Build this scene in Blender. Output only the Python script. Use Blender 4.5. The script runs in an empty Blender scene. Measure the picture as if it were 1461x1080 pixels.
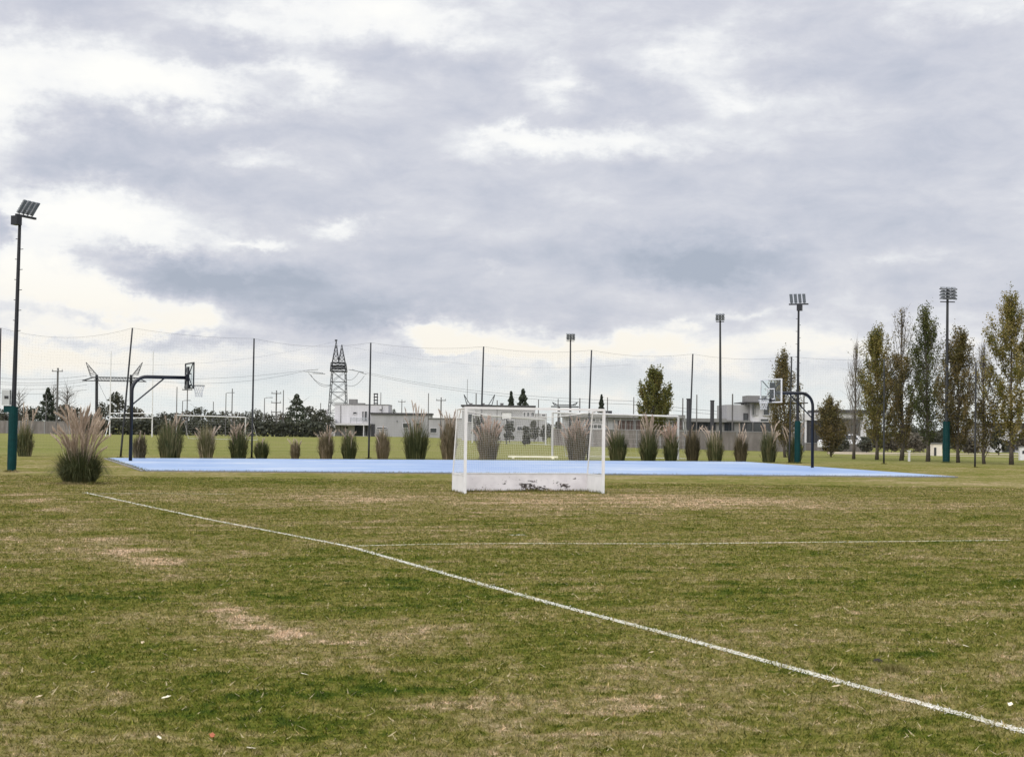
import bpy, math, random
import numpy as np
from mathutils import Vector, Matrix

random.seed(7)
RNG = np.random.default_rng(7)
scene = bpy.context.scene
COL = scene.collection
PI = math.pi

# ------------------------------------------------------------------ camera model
F, CX, CY, HC, TILT, CAMH = 2100.0, 730.5, 540.0, 608.0, 0.013, 1.72
pitch = math.atan((HC - CY) / F)
roll = math.atan(TILT)
fwd = Vector((0, math.cos(pitch), math.sin(pitch)))
up0 = Vector((0, -math.sin(pitch), math.cos(pitch)))
r0 = Vector((1, 0, 0))
camR = r0 * math.cos(roll) + up0 * math.sin(roll)
camU = -r0 * math.sin(roll) + up0 * math.cos(roll)
CAM = Vector((0, 0, CAMH))


def ray(px, py):
    return (fwd * F + camR * (px - CX) - camU * (py - CY)).normalized()


def gz(y):                                   # the land falls away very gently beyond the court
    return -0.0037 * min(max(0.0, y - 110.0), 340.0)


def at(px, py):                              # ground point
    d = ray(px, py)
    D = 60.0
    for _ in range(60):
        z = gz(D)
        D = (z - CAMH) / min(d.z / d.y, -1e-4)
        D = min(D, 900)
    return Vector((d.x / d.y * D, D, gz(D)))


def pt(px, py, D):                           # point at depth D
    d = ray(px, py)
    return CAM + d * (D / d.y)


def gd(px, py, D):                           # ground under the point seen at px,py at depth D
    p = pt(px, py, D)
    return Vector((p.x, D, gz(D)))


# ------------------------------------------------------------------ mesh helpers
class MB:
    def __init__(s):
        s.v, s.f = [], []

    def quad(s, a, b, c, d):
        n = len(s.v)
        s.v += [tuple(a), tuple(b), tuple(c), tuple(d)]
        s.f.append((n, n + 1, n + 2, n + 3))

    def box(s, c, size, rz=0.0, M=None):
        if M is None:
            M = Matrix.Rotation(rz, 3, 'Z')
        c = Vector(c)
        n = len(s.v)
        for dz in (-.5, .5):
            for dx, dy in ((-.5, -.5), (.5, -.5), (.5, .5), (-.5, .5)):
                s.v.append(tuple(c + M @ Vector((dx * size[0], dy * size[1], dz * size[2]))))
        for q in ((3, 2, 1, 0), (4, 5, 6, 7), (0, 1, 5, 4), (1, 2, 6, 5), (2, 3, 7, 6), (3, 0, 4, 7)):
            s.f.append(tuple(n + i for i in q))
        return s

    def tube(s, pts, rad, n=8, cap=True):
        pts = [Vector(p) for p in pts]
        if not hasattr(rad, '__len__'):
            rad = [rad] * len(pts)
        rings = []
        ref = None
        for i, p in enumerate(pts):
            t = (pts[min(i + 1, len(pts) - 1)] - pts[max(i - 1, 0)]).normalized()
            if ref is None:
                ref = t.cross(Vector((0, 0, 1)) if abs(t.z) < .9 else Vector((1, 0, 0)))
            ref = ref - t * ref.dot(t)
            a = ref.normalized()
            b = t.cross(a).normalized()
            ref = a
            k = len(s.v)
            for j in range(n):
                an = 2 * PI * j / n
                s.v.append(tuple(p + (a * math.cos(an) + b * math.sin(an)) * rad[i]))
            rings.append(k)
        for i in range(len(rings) - 1):
            for j in range(n):
                j2 = (j + 1) % n
                s.f.append((rings[i] + j, rings[i] + j2, rings[i + 1] + j2, rings[i + 1] + j))
        if cap:
            s.f.append(tuple(rings[0] + j for j in range(n))[::-1])
            s.f.append(tuple(rings[-1] + j for j in range(n)))
        return s


def link(name, me, mat=None, parent=None, smooth=False):
    o = bpy.data.objects.new(name, me)
    COL.objects.link(o)
    if mat:
        me.materials.append(mat)
    if parent:
        o.parent = parent
    if smooth:
        me.polygons.foreach_set('use_smooth', [True] * len(me.polygons))
    return o


def rootof(p):
    while p.parent:
        p = p.parent
    return p


def obj(name, mb, mat=None, parent=None, world=False, smooth=False):
    """one mesh object; world=True: the vertices are in world space, made local to the (unrotated) root"""
    v = mb.v
    if world and parent:
        L = rootof(parent).location
        v = [(a - L.x, b - L.y, c - L.z) for a, b, c in v]
    me = bpy.data.meshes.new(name)
    me.from_pydata(v, [], mb.f)
    me.validate()
    return link(name, me, mat, parent, smooth)


def npobj(name, verts, faces, mat=None, parent=None, attrs=None):
    me = bpy.data.meshes.new(name)
    nv, nf, k = len(verts), len(faces), faces.shape[1]
    me.vertices.add(nv)
    me.vertices.foreach_set('co', np.ascontiguousarray(verts, dtype=np.float32).ravel())
    me.loops.add(nf * k)
    me.loops.foreach_set('vertex_index', np.ascontiguousarray(faces, dtype=np.int32).ravel())
    me.polygons.add(nf)
    me.polygons.foreach_set('loop_start', np.arange(0, nf * k, k, dtype=np.int32))
    me.polygons.foreach_set('loop_total', np.full(nf, k, dtype=np.int32))
    for an, av in (attrs or {}).items():
        a = me.attributes.new(an, 'FLOAT', 'POINT')
        a.data.foreach_set('value', np.ascontiguousarray(av, dtype=np.float32))
    me.update(calc_edges=True)
    return link(name, me, mat, parent)


def tag(o, label=None, cat=None, group=None, kind=None):
    if label:
        o['label'] = label
    if cat:
        o['category'] = cat
    if group:
        o['group'] = group
    if kind:
        o['kind'] = kind
    return o


def thing(name, loc, label, cat, group=None, rz=0.0):
    o = bpy.data.objects.new(name, None)
    COL.objects.link(o)
    o.empty_display_size = 0.2
    o.location = loc
    o.rotation_euler = (0, 0, rz)
    return tag(o, label, cat, group)


def dup(root, loc, rz, label, group=None, scale=None):
    r = root.copy()
    COL.objects.link(r)
    r.location = loc
    r.rotation_euler = (0, 0, rz)
    if scale:
        r.scale = scale
    tag(r, label, None, group)
    for ch in list(root.children):
        c = ch.copy()
        COL.objects.link(c)
        c.parent = r
        for g in list(ch.children):
            d = g.copy()
            COL.objects.link(d)
            d.parent = c
    return r


# ------------------------------------------------------------------ shader helpers
class NT:
    def __init__(s, tree):
        s.t = tree
        s.t.nodes.clear()

    def new(s, typ, **kw):
        n = s.t.nodes.new(typ)
        for k, v in kw.items():
            setattr(n, k, v)
        return n

    def put(s, sock, v):
        if isinstance(v, bpy.types.NodeSocket):
            s.t.links.new(v, sock)
        elif v is not None:
            sock.default_value = v

    def math(s, op, a, b=None, c=None, clamp=False):
        n = s.new('ShaderNodeMath', operation=op, use_clamp=clamp)
        for i, v in enumerate((a, b, c)):
            s.put(n.inputs[i], v)
        return n.outputs[0]

    def vm(s, op, a, b=None):
        n = s.new('ShaderNodeVectorMath', operation=op)
        s.put(n.inputs[0], a)
        if b is not None:
            s.put(n.inputs[1], b)
        return n.outputs['Value'] if op in ('DOT_PRODUCT', 'LENGTH', 'DISTANCE') else n.outputs['Vector']

    def noise(s, vec, scale, detail=4.0, rough=0.5, dist=0.0, color=False):
        n = s.new('ShaderNodeTexNoise')
        s.put(n.inputs['Vector'], vec)
        n.inputs['Scale'].default_value = scale
        n.inputs['Detail'].default_value = detail
        n.inputs['Roughness'].default_value = rough
        n.inputs['Distortion'].default_value = dist
        return n.outputs['Color' if color else 'Fac']

    def ramp(s, fac, stops, interp='LINEAR'):
        n = s.new('ShaderNodeValToRGB')
        n.color_ramp.interpolation = interp
        els = n.color_ramp.elements
        while len(els) < len(stops):
            els.new(0.5)
        for e, (p, c) in zip(els, stops):
            e.position = p
            e.color = (*c, 1) if hasattr(c, '__len__') else (c, c, c, 1)
        s.put(n.inputs[0], fac)
        return n.outputs[0]

    def mix(s, fac, a, b, blend='MIX'):
        n = s.new('ShaderNodeMix', data_type='RGBA', blend_type=blend)
        s.put(n.inputs[0], fac)
        s.put(n.inputs[6], a if not isinstance(a, tuple) else (*a, 1)[:4])
        s.put(n.inputs[7], b if not isinstance(b, tuple) else (*b, 1)[:4])
        return n.outputs[2]

    def blob(s, vec, c, r, w, acc):
        """acc + w*exp(-|(vec-c)/r|^2)"""
        d = s.vm('MULTIPLY', s.vm('SUBTRACT', vec, (c[0], c[1], 0)), (1 / r[0], 1 / r[1], 0))
        g = s.math('POWER', 0.36788, s.vm('DOT_PRODUCT', d, d))
        return s.math('MULTIPLY_ADD', g, w, acc)


def new_mat(name):
    m = bpy.data.materials.new(name)
    m.use_nodes = True
    return m, NT(m.node_tree)


def finish(nt, shader):
    o = nt.new('ShaderNodeOutputMaterial')
    nt.t.links.new(shader, o.inputs['Surface'])


def bsdf(nt, color, rough=0.7, metal=0.0, spec=0.5, normal=None):
    b = nt.new('ShaderNodeBsdfPrincipled')
    nt.put(b.inputs['Base Color'], color if not isinstance(color, tuple) else (*color, 1)[:4])
    nt.put(b.inputs['Roughness'], rough)
    nt.put(b.inputs['Metallic'], metal)
    nt.put(b.inputs['Specular IOR Level'], spec)
    if normal is not None:
        nt.put(b.inputs['Normal'], normal)
    return b.outputs[0]


def simple(name, col, rough=0.6, metal=0.0, var=0.25, scale=3.0, spec=0.4, streak=False):
    """a painted, metal or plaster surface with uneven tone and some wear"""
    m, nt = new_mat(name)
    g = nt.new('ShaderNodeNewGeometry')
    vec = g.outputs['Position']
    if streak:
        vec = nt.vm('MULTIPLY', vec, (1, 1, .15))
    n = nt.noise(vec, scale, 6, .6)
    a = tuple(c * (1 - var) for c in col)
    b = tuple(min(1, c * (1 + var)) for c in col)
    c = nt.ramp(n, [(.3, a), (.7, b)])
    finish(nt, bsdf(nt, c, rough, metal, spec))
    return m


def leafmat(name, stops, transl=0.3):
    m, nt = new_mat(name)
    g = nt.new('ShaderNodeNewGeometry')
    oi = nt.new('ShaderNodeObjectInfo')
    clump = nt.noise(g.outputs['Position'], .9, 2)
    f = nt.math('ADD', nt.math('MULTIPLY', g.outputs['Random Per Island'], .55), nt.math('MULTIPLY_ADD', clump, 1.1, -.35))
    f = nt.math('ADD', f, nt.math('MULTIPLY_ADD', oi.outputs['Random'], .3, -.08), clamp=True)
    c = nt.ramp(f, stops)
    d = bsdf(nt, c, .6, 0, .2)
    t = nt.new('ShaderNodeBsdfTranslucent')
    nt.put(t.inputs[0], c)
    mx = nt.new('ShaderNodeMixShader')
    mx.inputs[0].default_value = transl
    nt.t.links.new(d, mx.inputs[1])
    nt.t.links.new(t.outputs[0], mx.inputs[2])
    finish(nt, mx.outputs[0])
    return m


M = {}
M['black_metal'] = simple('black_metal', (.007, .008, .011), .45, 0, .3)
M['navy_metal'] = simple('navy_metal', (.006, .007, .012), .4, 0, .3)
M['dark_post'] = simple('dark_post', (.02, .021, .022), .6, 0, .3)
M['green_pad'] = simple('green_pad', (.0008, .027, .027), .6, 0, .25, 5, .15)
M['grey_metal'] = simple('grey_metal', (.3, .31, .32), .5, .3, .2)
M['lamp_grey'] = simple('lamp_grey', (.16, .17, .18), .5, .2, .2)
M['box_grey'] = simple('box_grey', (.36, .37, .36), .6, 0, .15)
M['white_paint'] = simple('white_paint', (.62, .61, .60), .5, 0, .07, 4)
M['old_white'] = simple('old_white', (.55, .54, .52), .6, 0, .12, 4)
M['net_white'] = simple('net_white', (.66, .66, .64), .7, 0, .05)
M['net_dark'] = simple('net_dark', (.08, .085, .085), .8, 0, .1)
M['wall_white'] = simple('wall_white', (.46, .45, .45), .8, 0, .08, .8, streak=True)
M['wall_grey'] = simple('wall_grey', (.27, .265, .262), .85, 0, .12, .8, streak=True)
M['wall_mid'] = simple('wall_mid', (.17, .165, .158), .85, 0, .15, .8, streak=True)
M['wall_beige'] = simple('wall_beige', (.62, .56, .47), .85, 0, .1, .8)
M['dark_panel'] = simple('dark_panel', (.03, .03, .033), .5, 0, .3)
M['brown_panel'] = simple('brown_panel', (.06, .035, .028), .5, 0, .3)
M['roof_dark'] = simple('roof_dark', (.05, .048, .048), .7, 0, .2)
M['bark'] = simple('bark', (.07, .058, .045), .9, 0, .35, 8)
M['bark_pale'] = simple('bark_pale', (.16, .14, .12), .9, 0, .3, 8)
M['lattice'] = simple('lattice', (.035, .037, .041), .6, .3, .2)
M['cable'] = simple('cable', (.06, .062, .066), .6, 0, .1)
M['wood_pole'] = simple('wood_pole', (.09, .085, .08), .85, 0, .2)
M['beam_yellow'] = simple('beam_yellow', (.78, .74, .58), .6, 0, .06)
M['car_white'] = simple('car_white', (.7, .7, .7), .3, 0, .03)
M['rubber'] = simple('rubber', (.02, .02, .02), .8, 0, .1)

m, nt = new_mat('window_glass')
finish(nt, bsdf(nt, (.02, .024, .028), .08, 0, .6))
M['glass'] = m
m, nt = new_mat('clear_board')
tr = nt.new('ShaderNodeBsdfTransparent')
tr.inputs[0].default_value = (.94, .97, .975, 1)
gl = nt.new('ShaderNodeBsdfGlossy')
gl.inputs['Roughness'].default_value = .12
mx = nt.new('ShaderNodeMixShader')
mx.inputs[0].default_value = .07
nt.t.links.new(tr.outputs[0], mx.inputs[1])
nt.t.links.new(gl.outputs[0], mx.inputs[2])
finish(nt, mx.outputs[0])
M['clear_board'] = m

# concrete panel wall: joints and stains
m, nt = new_mat('concrete_panels')
g = nt.new('ShaderNodeNewGeometry')
n1 = nt.noise(g.outputs['Position'], .6, 6, .65)
st = nt.noise(nt.vm('MULTIPLY', g.outputs['Position'], (1, 1, .12)), 2.2, 4)
c = nt.ramp(nt.math('MULTIPLY_ADD', st, .5, nt.math('MULTIPLY', n1, .5)), [(.32, (.085, .074, .065)), (.5, (.140, .125, .112)), (.7, (.21, .19, .172))])
finish(nt, bsdf(nt, c, .9, 0, .2))
M['concrete'] = m

# ------------------------------------------------------------------ turf colour, shared by the ground sheet and the blades
TG = bpy.data.node_groups.new('turf_colour', 'ShaderNodeTree')
TG.interface.new_socket('Color', in_out='OUTPUT', socket_type='NodeSocketColor')
TG.interface.new_socket('Fine', in_out='OUTPUT', socket_type='NodeSocketFloat')
nt = NT(TG)
pos = nt.new('ShaderNodeNewGeometry').outputs['Position']
flat = nt.vm('MULTIPLY', pos, (1, 1, 0))
rot = nt.new('ShaderNodeVectorRotate', rotation_type='Z_AXIS')
nt.put(rot.inputs['Vector'], flat)
rot.inputs['Angle'].default_value = -math.radians(15)
strt = nt.vm('MULTIPLY', rot.outputs[0], (.35, 1, 1))
warp = nt.noise(flat, .9, 3, .6, color=True)
wv = nt.vm('ADD', flat, nt.vm('MULTIPLY', nt.vm('SUBTRACT', warp, (.5, .5, .5)), (1.5, 1.9, 0)))
nA = nt.noise(flat, .16, 5, .6, .4)            # broad patches
nB = nt.noise(strt, 1.3, 6, .68, .3)           # clumps
nC = nt.noise(flat, 9.0, 5, .75)               # tufts
nD = nt.noise(flat, 55.0, 3, .7)               # blades
nE = nt.noise(wv, 2.9, 4, .62, .6)             # hand-wide patches
dry = nt.math('MULTIPLY_ADD', nA, .62, .185)
dry = nt.math('ADD', dry, nt.math('MULTIPLY_ADD', nE, 1.35, -.675))
dry = nt.math('ADD', dry, nt.math('MULTIPLY_ADD', nB, 1.35, -.675))
dry = nt.math('ADD', dry, nt.math('MULTIPLY_ADD', nC, 1.5, -.75))
TB = [  # px, py, rx m, ry m, weight : worn or lush places seen in the turf
    (70, 850, 1.6, 1.6, -0.245), (180, 920, 1.0, .8, -0.180), (345, 985, .9, .8, -0.259), (400, 1040, .8, .5, -0.144),
    (520, 980, .7, .7, -0.086), (700, 935, 1.0, .8, -0.144), (590, 850, 1.6, 1.5, -0.158), (330, 830, 1.4, 1.2, -0.115),
    (700, 800, 4, 2.2, -0.115), (1040, 850, 2.2, 1.6, -0.130), (1330, 735, 4, 1.5, -0.144), (1250, 820, 2.2, 1.6, -0.086),
    (40, 640, 25, 6, -0.072), (600, 690, 9, 1.6, -0.108), (1100, 685, 9, 2, -0.086), (320, 690, 7, 2, -0.072),
    (1300, 1060, .8, .5, -0.108), (980, 1060, .7, .4, -0.086), (200, 760, 2.4, 2.0, -0.043),
    (800, 715, 6.5, 3.6, .2), (560, 712, 4, 2.8, .16), (1080, 716, 6, 3.6, .18), (1250, 735, 3, 2, .1),
    (150, 778, 1.4, 1.2, .12),
    (560, 910, .9, .8, .16), (800, 960, .9, .5, .14), (715, 990, .25, .25, .22), (1390, 880, 1.5, 1.2, .12),
    (1150, 1030, 1.0, .5, .14), (30, 1010, .7, .6, .1), (870, 1060, .5, .4, .14), (1000, 700, 9, 1.2, .08), (150, 665, 5, 2, .12),
    (1400, 690, 7, 2.2, .2), (840, 680, 14, 1.0, .1), (757, 705, 2.0, .45, .3), (17, 674, .8, .8, .25), (1137, 662, .9, 1.2, .25), (113, 691, 1.2, .8, .2),
]
for px, py, rx, ry, w in TB:
    p = at(px, py)
    dry = nt.blob(wv, (p.x, p.y), (rx, ry), w, dry)
# the scraped strip of straw lower left
a, b = at(270, 853), at(410, 905)
sw = nt.vm('ADD', flat, nt.vm('MULTIPLY', nt.vm('SUBTRACT', warp, (.5, .5, .5)), (.5, .6, 0)))
for px, py, rx, ry, w in ((30, 706, .5, 1.4, 0.30), (55, 713, .45, 1.2, 0.45), (85, 727, .4, 1.0, 0.36), (115, 744, .4, .9, 0.24), (150, 770, .45, .8, 0.30), (182, 787, .4, .7, 0.45), (212, 804, .3, .6, 0.45),
                          (238, 826, .25, .45, 0.30)):
    p = at(px, py)
    dry = nt.blob(sw, (p.x, p.y), (rx, ry), w, dry)
for k in range(6):
    p = a.lerp(b, k / 5)
    dry = nt.blob(nt.vm('ADD', flat, nt.vm('MULTIPLY', nt.vm('SUBTRACT', warp, (.5, .5, .5)), (.35, .35, 0))), (p.x, p.y), (.17 + .03 * k * (5 - k) / 4, .25), .42, dry)
# beyond the court the field is greener, sunlit brightness painted into its colour
sep = nt.new('ShaderNodeSeparateXYZ')
nt.put(sep.inputs[0], pos)
mr = nt.new('ShaderNodeMapRange', interpolation_type='SMOOTHSTEP')
nt.put(mr.inputs[0], nt.math('MULTIPLY_ADD', sep.outputs[0], -.12, sep.outputs[1]))
for i, v in ((1, 66.), (2, 84.), (3, 0.), (4, 1.)):
    mr.inputs[i].default_value = v
far = mr.outputs[0]
dry = nt.math('MULTIPLY_ADD', far, -.04, dry)
col = nt.ramp(dry, [(.04, (.040, .066, .004)), (.22, (.088, .102, .010)), (.42, (.145, .137, .029)), (.60, (.198, .169, .059)),
                    (.78, (.25, .200, .100)), (1.0, (.45, .33, .215))])
stripe = nt.noise(nt.vm('MULTIPLY', rot.outputs[0], (.12, 1, 1)), .16, 4, .6)
fcol = nt.ramp(stripe, [(.3, (.125, .140, .034)), (.5, (.170, .178, .050)), (.7, (.22, .20, .085))])
col = nt.mix(nt.math('MULTIPLY', far, .68), col, fcol)
# tone of single tufts and blades, with shade in the gaps painted in
tone = nt.math('MULTIPLY', nt.math('MULTIPLY_ADD', nD, 1.6, .18), nt.math('MULTIPLY_ADD', nC, 1.5, .22))
cm = nt.new('ShaderNodeCombineColor')
for i in range(3):
    nt.put(cm.inputs[i], tone)
col = nt.mix(1.0, col, cm.outputs[0], 'MULTIPLY')
# bare soil divots, stretched along the mowing direction
dv = nt.noise(nt.vm('MULTIPLY', rot.outputs[0], (.55, 1, 1)), 1.9, 3, .6)
zone = 0.0
for px, py, rx, ry in ((1100, 720, 8, 6), (1330, 785, 4, 3), (830, 725, 4, 4)):
    p = at(px, py)
    zone = nt.blob(flat, (p.x, p.y), (rx, ry), 1.0, zone)
dmask = nt.math('MULTIPLY', nt.ramp(dv, [(.655, 0.0), (.70, 1.0)]), zone, clamp=True)
col = nt.mix(nt.math('MULTIPLY', dmask, .8), col, (.05, .042, .026))
go = nt.new('NodeGroupOutput')
nt.put(go.inputs[0], col)
nt.put(go.inputs[1], nt.math('ADD', nt.math('MULTIPLY', nC, .6), nt.math('MULTIPLY', nD, .4)))


def turf(nt):
    n = nt.new('ShaderNodeGroup')
    n.node_tree = TG
    return n.outputs[0], n.outputs[1]


m, nt = new_mat('turf_ground')
c, fine = turf(nt)
bp = nt.new('ShaderNodeBump')
bp.inputs['Strength'].default_value = .9
bp.inputs['Distance'].default_value = .06
nt.put(bp.inputs['Height'], fine)
finish(nt, bsdf(nt, c, .95, 0, .05, bp.outputs[0]))
M['turf'] = m

m, nt = new_mat('turf_blades')
c, fine = turf(nt)
at1 = nt.new('ShaderNodeAttribute', attribute_name='rnd')
at2 = nt.new('ShaderNodeAttribute', attribute_name='paint')
gain = nt.ramp(at1.outputs['Fac'], [(0, (.45, .52, .4)), (.5, (.95, .97, .9)), (.82, (1.5, 1.42, 1.4)), (1, (1.7, 1.6, 1.6))])
c = nt.mix(1.0, c, gain, 'MULTIPLY')
c = nt.mix(nt.ramp(at1.outputs['Fac'], [(.974, 0.0), (.98, .8)]), c, (.40, .33, .20))
c = nt.mix(at2.outputs['Fac'], c, (.68, .665, .61))
d = bsdf(nt, c, .7, 0, .15)
t = nt.new('ShaderNodeBsdfTranslucent')
nt.put(t.inputs[0], c)
mx = nt.new('ShaderNodeMixShader')
mx.inputs[0].default_value = .3
nt.t.links.new(d, mx.inputs[1])
nt.t.links.new(t.outputs[0], mx.inputs[2])
finish(nt, mx.outputs[0])
M['blades'] = m


def paintmat(name, lo, hi, strength, colr=(.78, .77, .73)):
    m, nt = new_mat(name)
    c, fine = turf(nt)
    g = nt.new('ShaderNodeNewGeometry')
    n = nt.noise(g.outputs['Position'], 38, 4, .75)
    n2 = nt.noise(g.outputs['Position'], 1.1, 3, .6)
    f = nt.math('MULTIPLY', nt.ramp(n, [(lo, 0.0), (hi, 1.0)]), nt.ramp(n2, [(.25, strength * .45), (.6, strength)]))
    finish(nt, bsdf(nt, nt.mix(f, c, colr), .9, 0, .1))
    return m


M['line_paint'] = paintmat('line_paint', .40, .56, .92, (.62, .605, .55))
M['faint_paint'] = paintmat('faint_paint', .38, .60, .8, (.62, .58, .47))

# blue court
m, nt = new_mat('court_blue')
g = nt.new('ShaderNodeNewGeometry')
rt = nt.new('ShaderNodeVectorRotate', rotation_type='Z_AXIS')
nt.put(rt.inputs['Vector'], g.outputs['Position'])
rt.inputs['Angle'].default_value = -math.radians(13)
n1 = nt.noise(nt.vm('MULTIPLY', rt.outputs[0], (.22, .42, 1)), .6, 6, .7)
n2 = nt.noise(g.outputs['Position'], 6, 5, .7)
c = nt.ramp(n1, [(.34, (.150, .225, .38)), (.47, (.205, .285, .425)), (.57, (.25, .32, .43)), (.70, (.40, .44, .48))])
c = nt.mix(nt.ramp(n2, [(.58, 0.0), (.72, .4)]), c, (.46, .49, .52))
finish(nt, bsdf(nt, c, .55, 0, .35))
M['court'] = m

# peeling white paint on the goal boards
m, nt = new_mat('peeling_boards')
tc = nt.new('ShaderNodeTexCoord').outputs['Object']
xz = nt.new('ShaderNodeSeparateXYZ')
nt.put(xz.inputs[0], tc)
cmb = nt.new('ShaderNodeCombineXYZ')
nt.put(cmb.inputs[0], xz.outputs[0])
nt.put(cmb.inputs[1], xz.outputs[2])
acc = -.315
for x, z, rx, rz, w in ((.30, .28, .18, .035, .32), (.0, .20, .16, .03, .26), (.26, .16, .22, .06, .34), (.30, .05, .25, .06, .36), (.05, .12, .10, .07, .26),
                        (.98, .24, .11, .04, .3), (1.15, .16, .16, .05, .32), (1.27, .12, .1, .07, .28), (1.52, .34, .1, .03, .27), (-.45, .22, .07, .06, .27),
                        (-.6, .12, .03, .12, .12), (.3, .0, 1.9, .04, .3), (-1.2, .0, .8, .03, .22), (-1.0, .12, .25, .05, .12), (.62, .1, .2, .06, .27), (-.1, .33, .1, .03, .16), (1.0, .0, .9, .03, .18), (-.3, .3, .3, .1, .05)):
    acc = nt.blob(cmb.outputs[0], (x, z), (rx, rz), w, acc)
nn = nt.math('MULTIPLY_ADD', nt.noise(nt.vm('MULTIPLY', cmb.outputs[0], (1, 1.7, 1)), 13, 7, .78), 1.7, -.42)
chip = nt.ramp(nt.math('ADD', nn, acc), [(.36, 0.0), (.40, 1.0)])
base = nt.ramp(nt.noise(tc, 2.5, 5, .6), [(.3, (.54, .51, .52)), (.55, (.64, .61, .615)), (.75, (.70, .67, .67))])
finish(nt, bsdf(nt, nt.mix(chip, base, (.045, .036, .032)), .65, 0, .3))
M['peel'] = m

M['pampas_leaf'] = leafmat('pampas_leaf', [(0, (.024, .032, .012)), (.4, (.062, .072, .028)), (.68, (.115, .110, .046)), (.86, (.22, .185, .10)), (1, (.36, .30, .20))], .25)
M['pampas_dry'] = leafmat('pampas_dry', [(0, (.035, .031, .015)), (.4, (.08, .066, .034)), (.7, (.135, .107, .06)), (1, (.28, .22, .145))], .25)
M['plume'] = leafmat('plume', [(0, (.30, .225, .16)), (.5, (.52, .42, .33)), (1, (.75, .65, .55))], .35)
M['plume_pink'] = leafmat('plume_pink', [(0, (.36, .25, .18)), (.5, (.52, .38, .30)), (1, (.66, .53, .44))], .35)
M['poplar_olive'] = leafmat('poplar_olive', [(0, (.06, .070, .017)), (.35, (.115, .120, .028)), (.65, (.185, .160, .040)), (.85, (.24, .185, .055)), (1, (.34, .28, .12))], .45)
M['poplar_brown'] = leafmat('poplar_brown', [(0, (.052, .054, .017)), (.35, (.105, .094, .030)), (.65, (.155, .122, .042)), (.85, (.21, .15, .056)), (1, (.31, .24, .125))], .45)
M['poplar_green'] = leafmat('poplar_green', [(0, (.036, .050, .015)), (.4, (.07, .085, .024)), (.75, (.11, .115, .032)), (1, (.20, .18, .07))], .45)
M['far_dark'] = leafmat('far_dark', [(0, (.034, .038, .026)), (.5, (.056, .060, .040)), (1, (.09, .085, .058))], .2)  # albedo raised so the far foliage carries distance haze in its colour
M['far_brown'] = leafmat('far_brown', [(0, (.055, .05, .036)), (.5, (.09, .078, .054)), (1, (.13, .115, .085))], .15)
M['conifer'] = leafmat('conifer', [(0, (.024, .032, .02)), (.5, (.042, .052, .032)), (1, (.07, .078, .046))], .15)

# ------------------------------------------------------------------ the ground: one sheet out to the horizon
xs = sorted(set([-4000, -1500, -600, -300, -150, -80] + list(range(-60, 61, 4)) + [80, 150, 300, 600, 1500, 4000]))
ys = sorted(set([-2000, -400, -100, -30] + list(range(-12, 120, 3)) + list(range(120, 470, 20)) + [600, 900, 1500, 3000, 6000]))
V = np.array([(x, y, gz(y)) for y in ys for x in xs], dtype=np.float32)
nx = len(xs)
Fc = np.array([(j * nx + i, j * nx + i + 1, (j + 1) * nx + i + 1, (j + 1) * nx + i) for j in range(len(ys) - 1) for i in range(nx - 1)])
tag(npobj('ground', V, Fc, M['turf']), kind='structure')

# painted lines (laid 4 mm above the turf)
TOUCH = [(120, 703), (130, 704.7), (218, 724), (311, 743.6), (400, 760.5), (500, 780), (573, 801), (690, 834), (783, 860), (961, 907), (1070, 937), (1179, 967), (1288, 996.5), (1461, 1043.5), (1560, 1071)]
TP = [at(*p) for p in TOUCH]
TP = [Vector((p.x, p.y, 0)) for p in TP]
TP.append(TP[-1] + (TP[-1] - TP[-2]) * 1.2)


def strip(name, pts, w, mat, z=.004):
    mb = MB()
    n = len(pts)
    sd = []
    for i, p in enumerate(pts):
        t = (pts[min(i + 1, n - 1)] - pts[max(i - 1, 0)])
        t = Vector((t.x, t.y, 0)).normalized()
        sd.append(Vector((-t.y, t.x, 0)))
    for i in range(n):
        for s in (-1, 1):
            q = pts[i] + sd[i] * (w / 2 * s)
            mb.v.append((q.x, q.y, gz(q.y) + z))
    for i in range(n - 1):
        mb.f.append((2 * i, 2 * i + 1, 2 * i + 3, 2 * i + 2))
    return tag(obj(name, mb, mat), kind='structure')


strip('touchline', TP, .092, M['line_paint'])
SEC = [at(*p) for p in ((508, 779), (620, 776.5), (735, 775.5), (980, 776), (1130, 774), (1240, 773), (1330, 772), (1440, 771))]
strip('cross_line', SEC, .15, M['faint_paint'], .006)
strip('far_line', [at(*p) for p in ((132, 704.3), (200, 704), (335, 705))], .18, M['faint_paint'], .006)
strip('spot_dash', [at(728, 763.4), at(748, 763)], .18, M['line_paint'])

# ------------------------------------------------------------------ mown turf: single blades, dense near by and thinning with distance
def dist_poly(P, pts):
    best = np.full(len(P), 1e9)
    for a, b in zip(pts[:-1], pts[1:]):
        a2, b2 = np.array((a.x, a.y)), np.array((b.x, b.y))
        ab = b2 - a2
        t = np.clip(((P - a2) @ ab) / (ab @ ab), 0, 1)
        best = np.minimum(best, np.linalg.norm(P - (a2 + t[:, None] * ab), axis=1))
    return best


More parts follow.
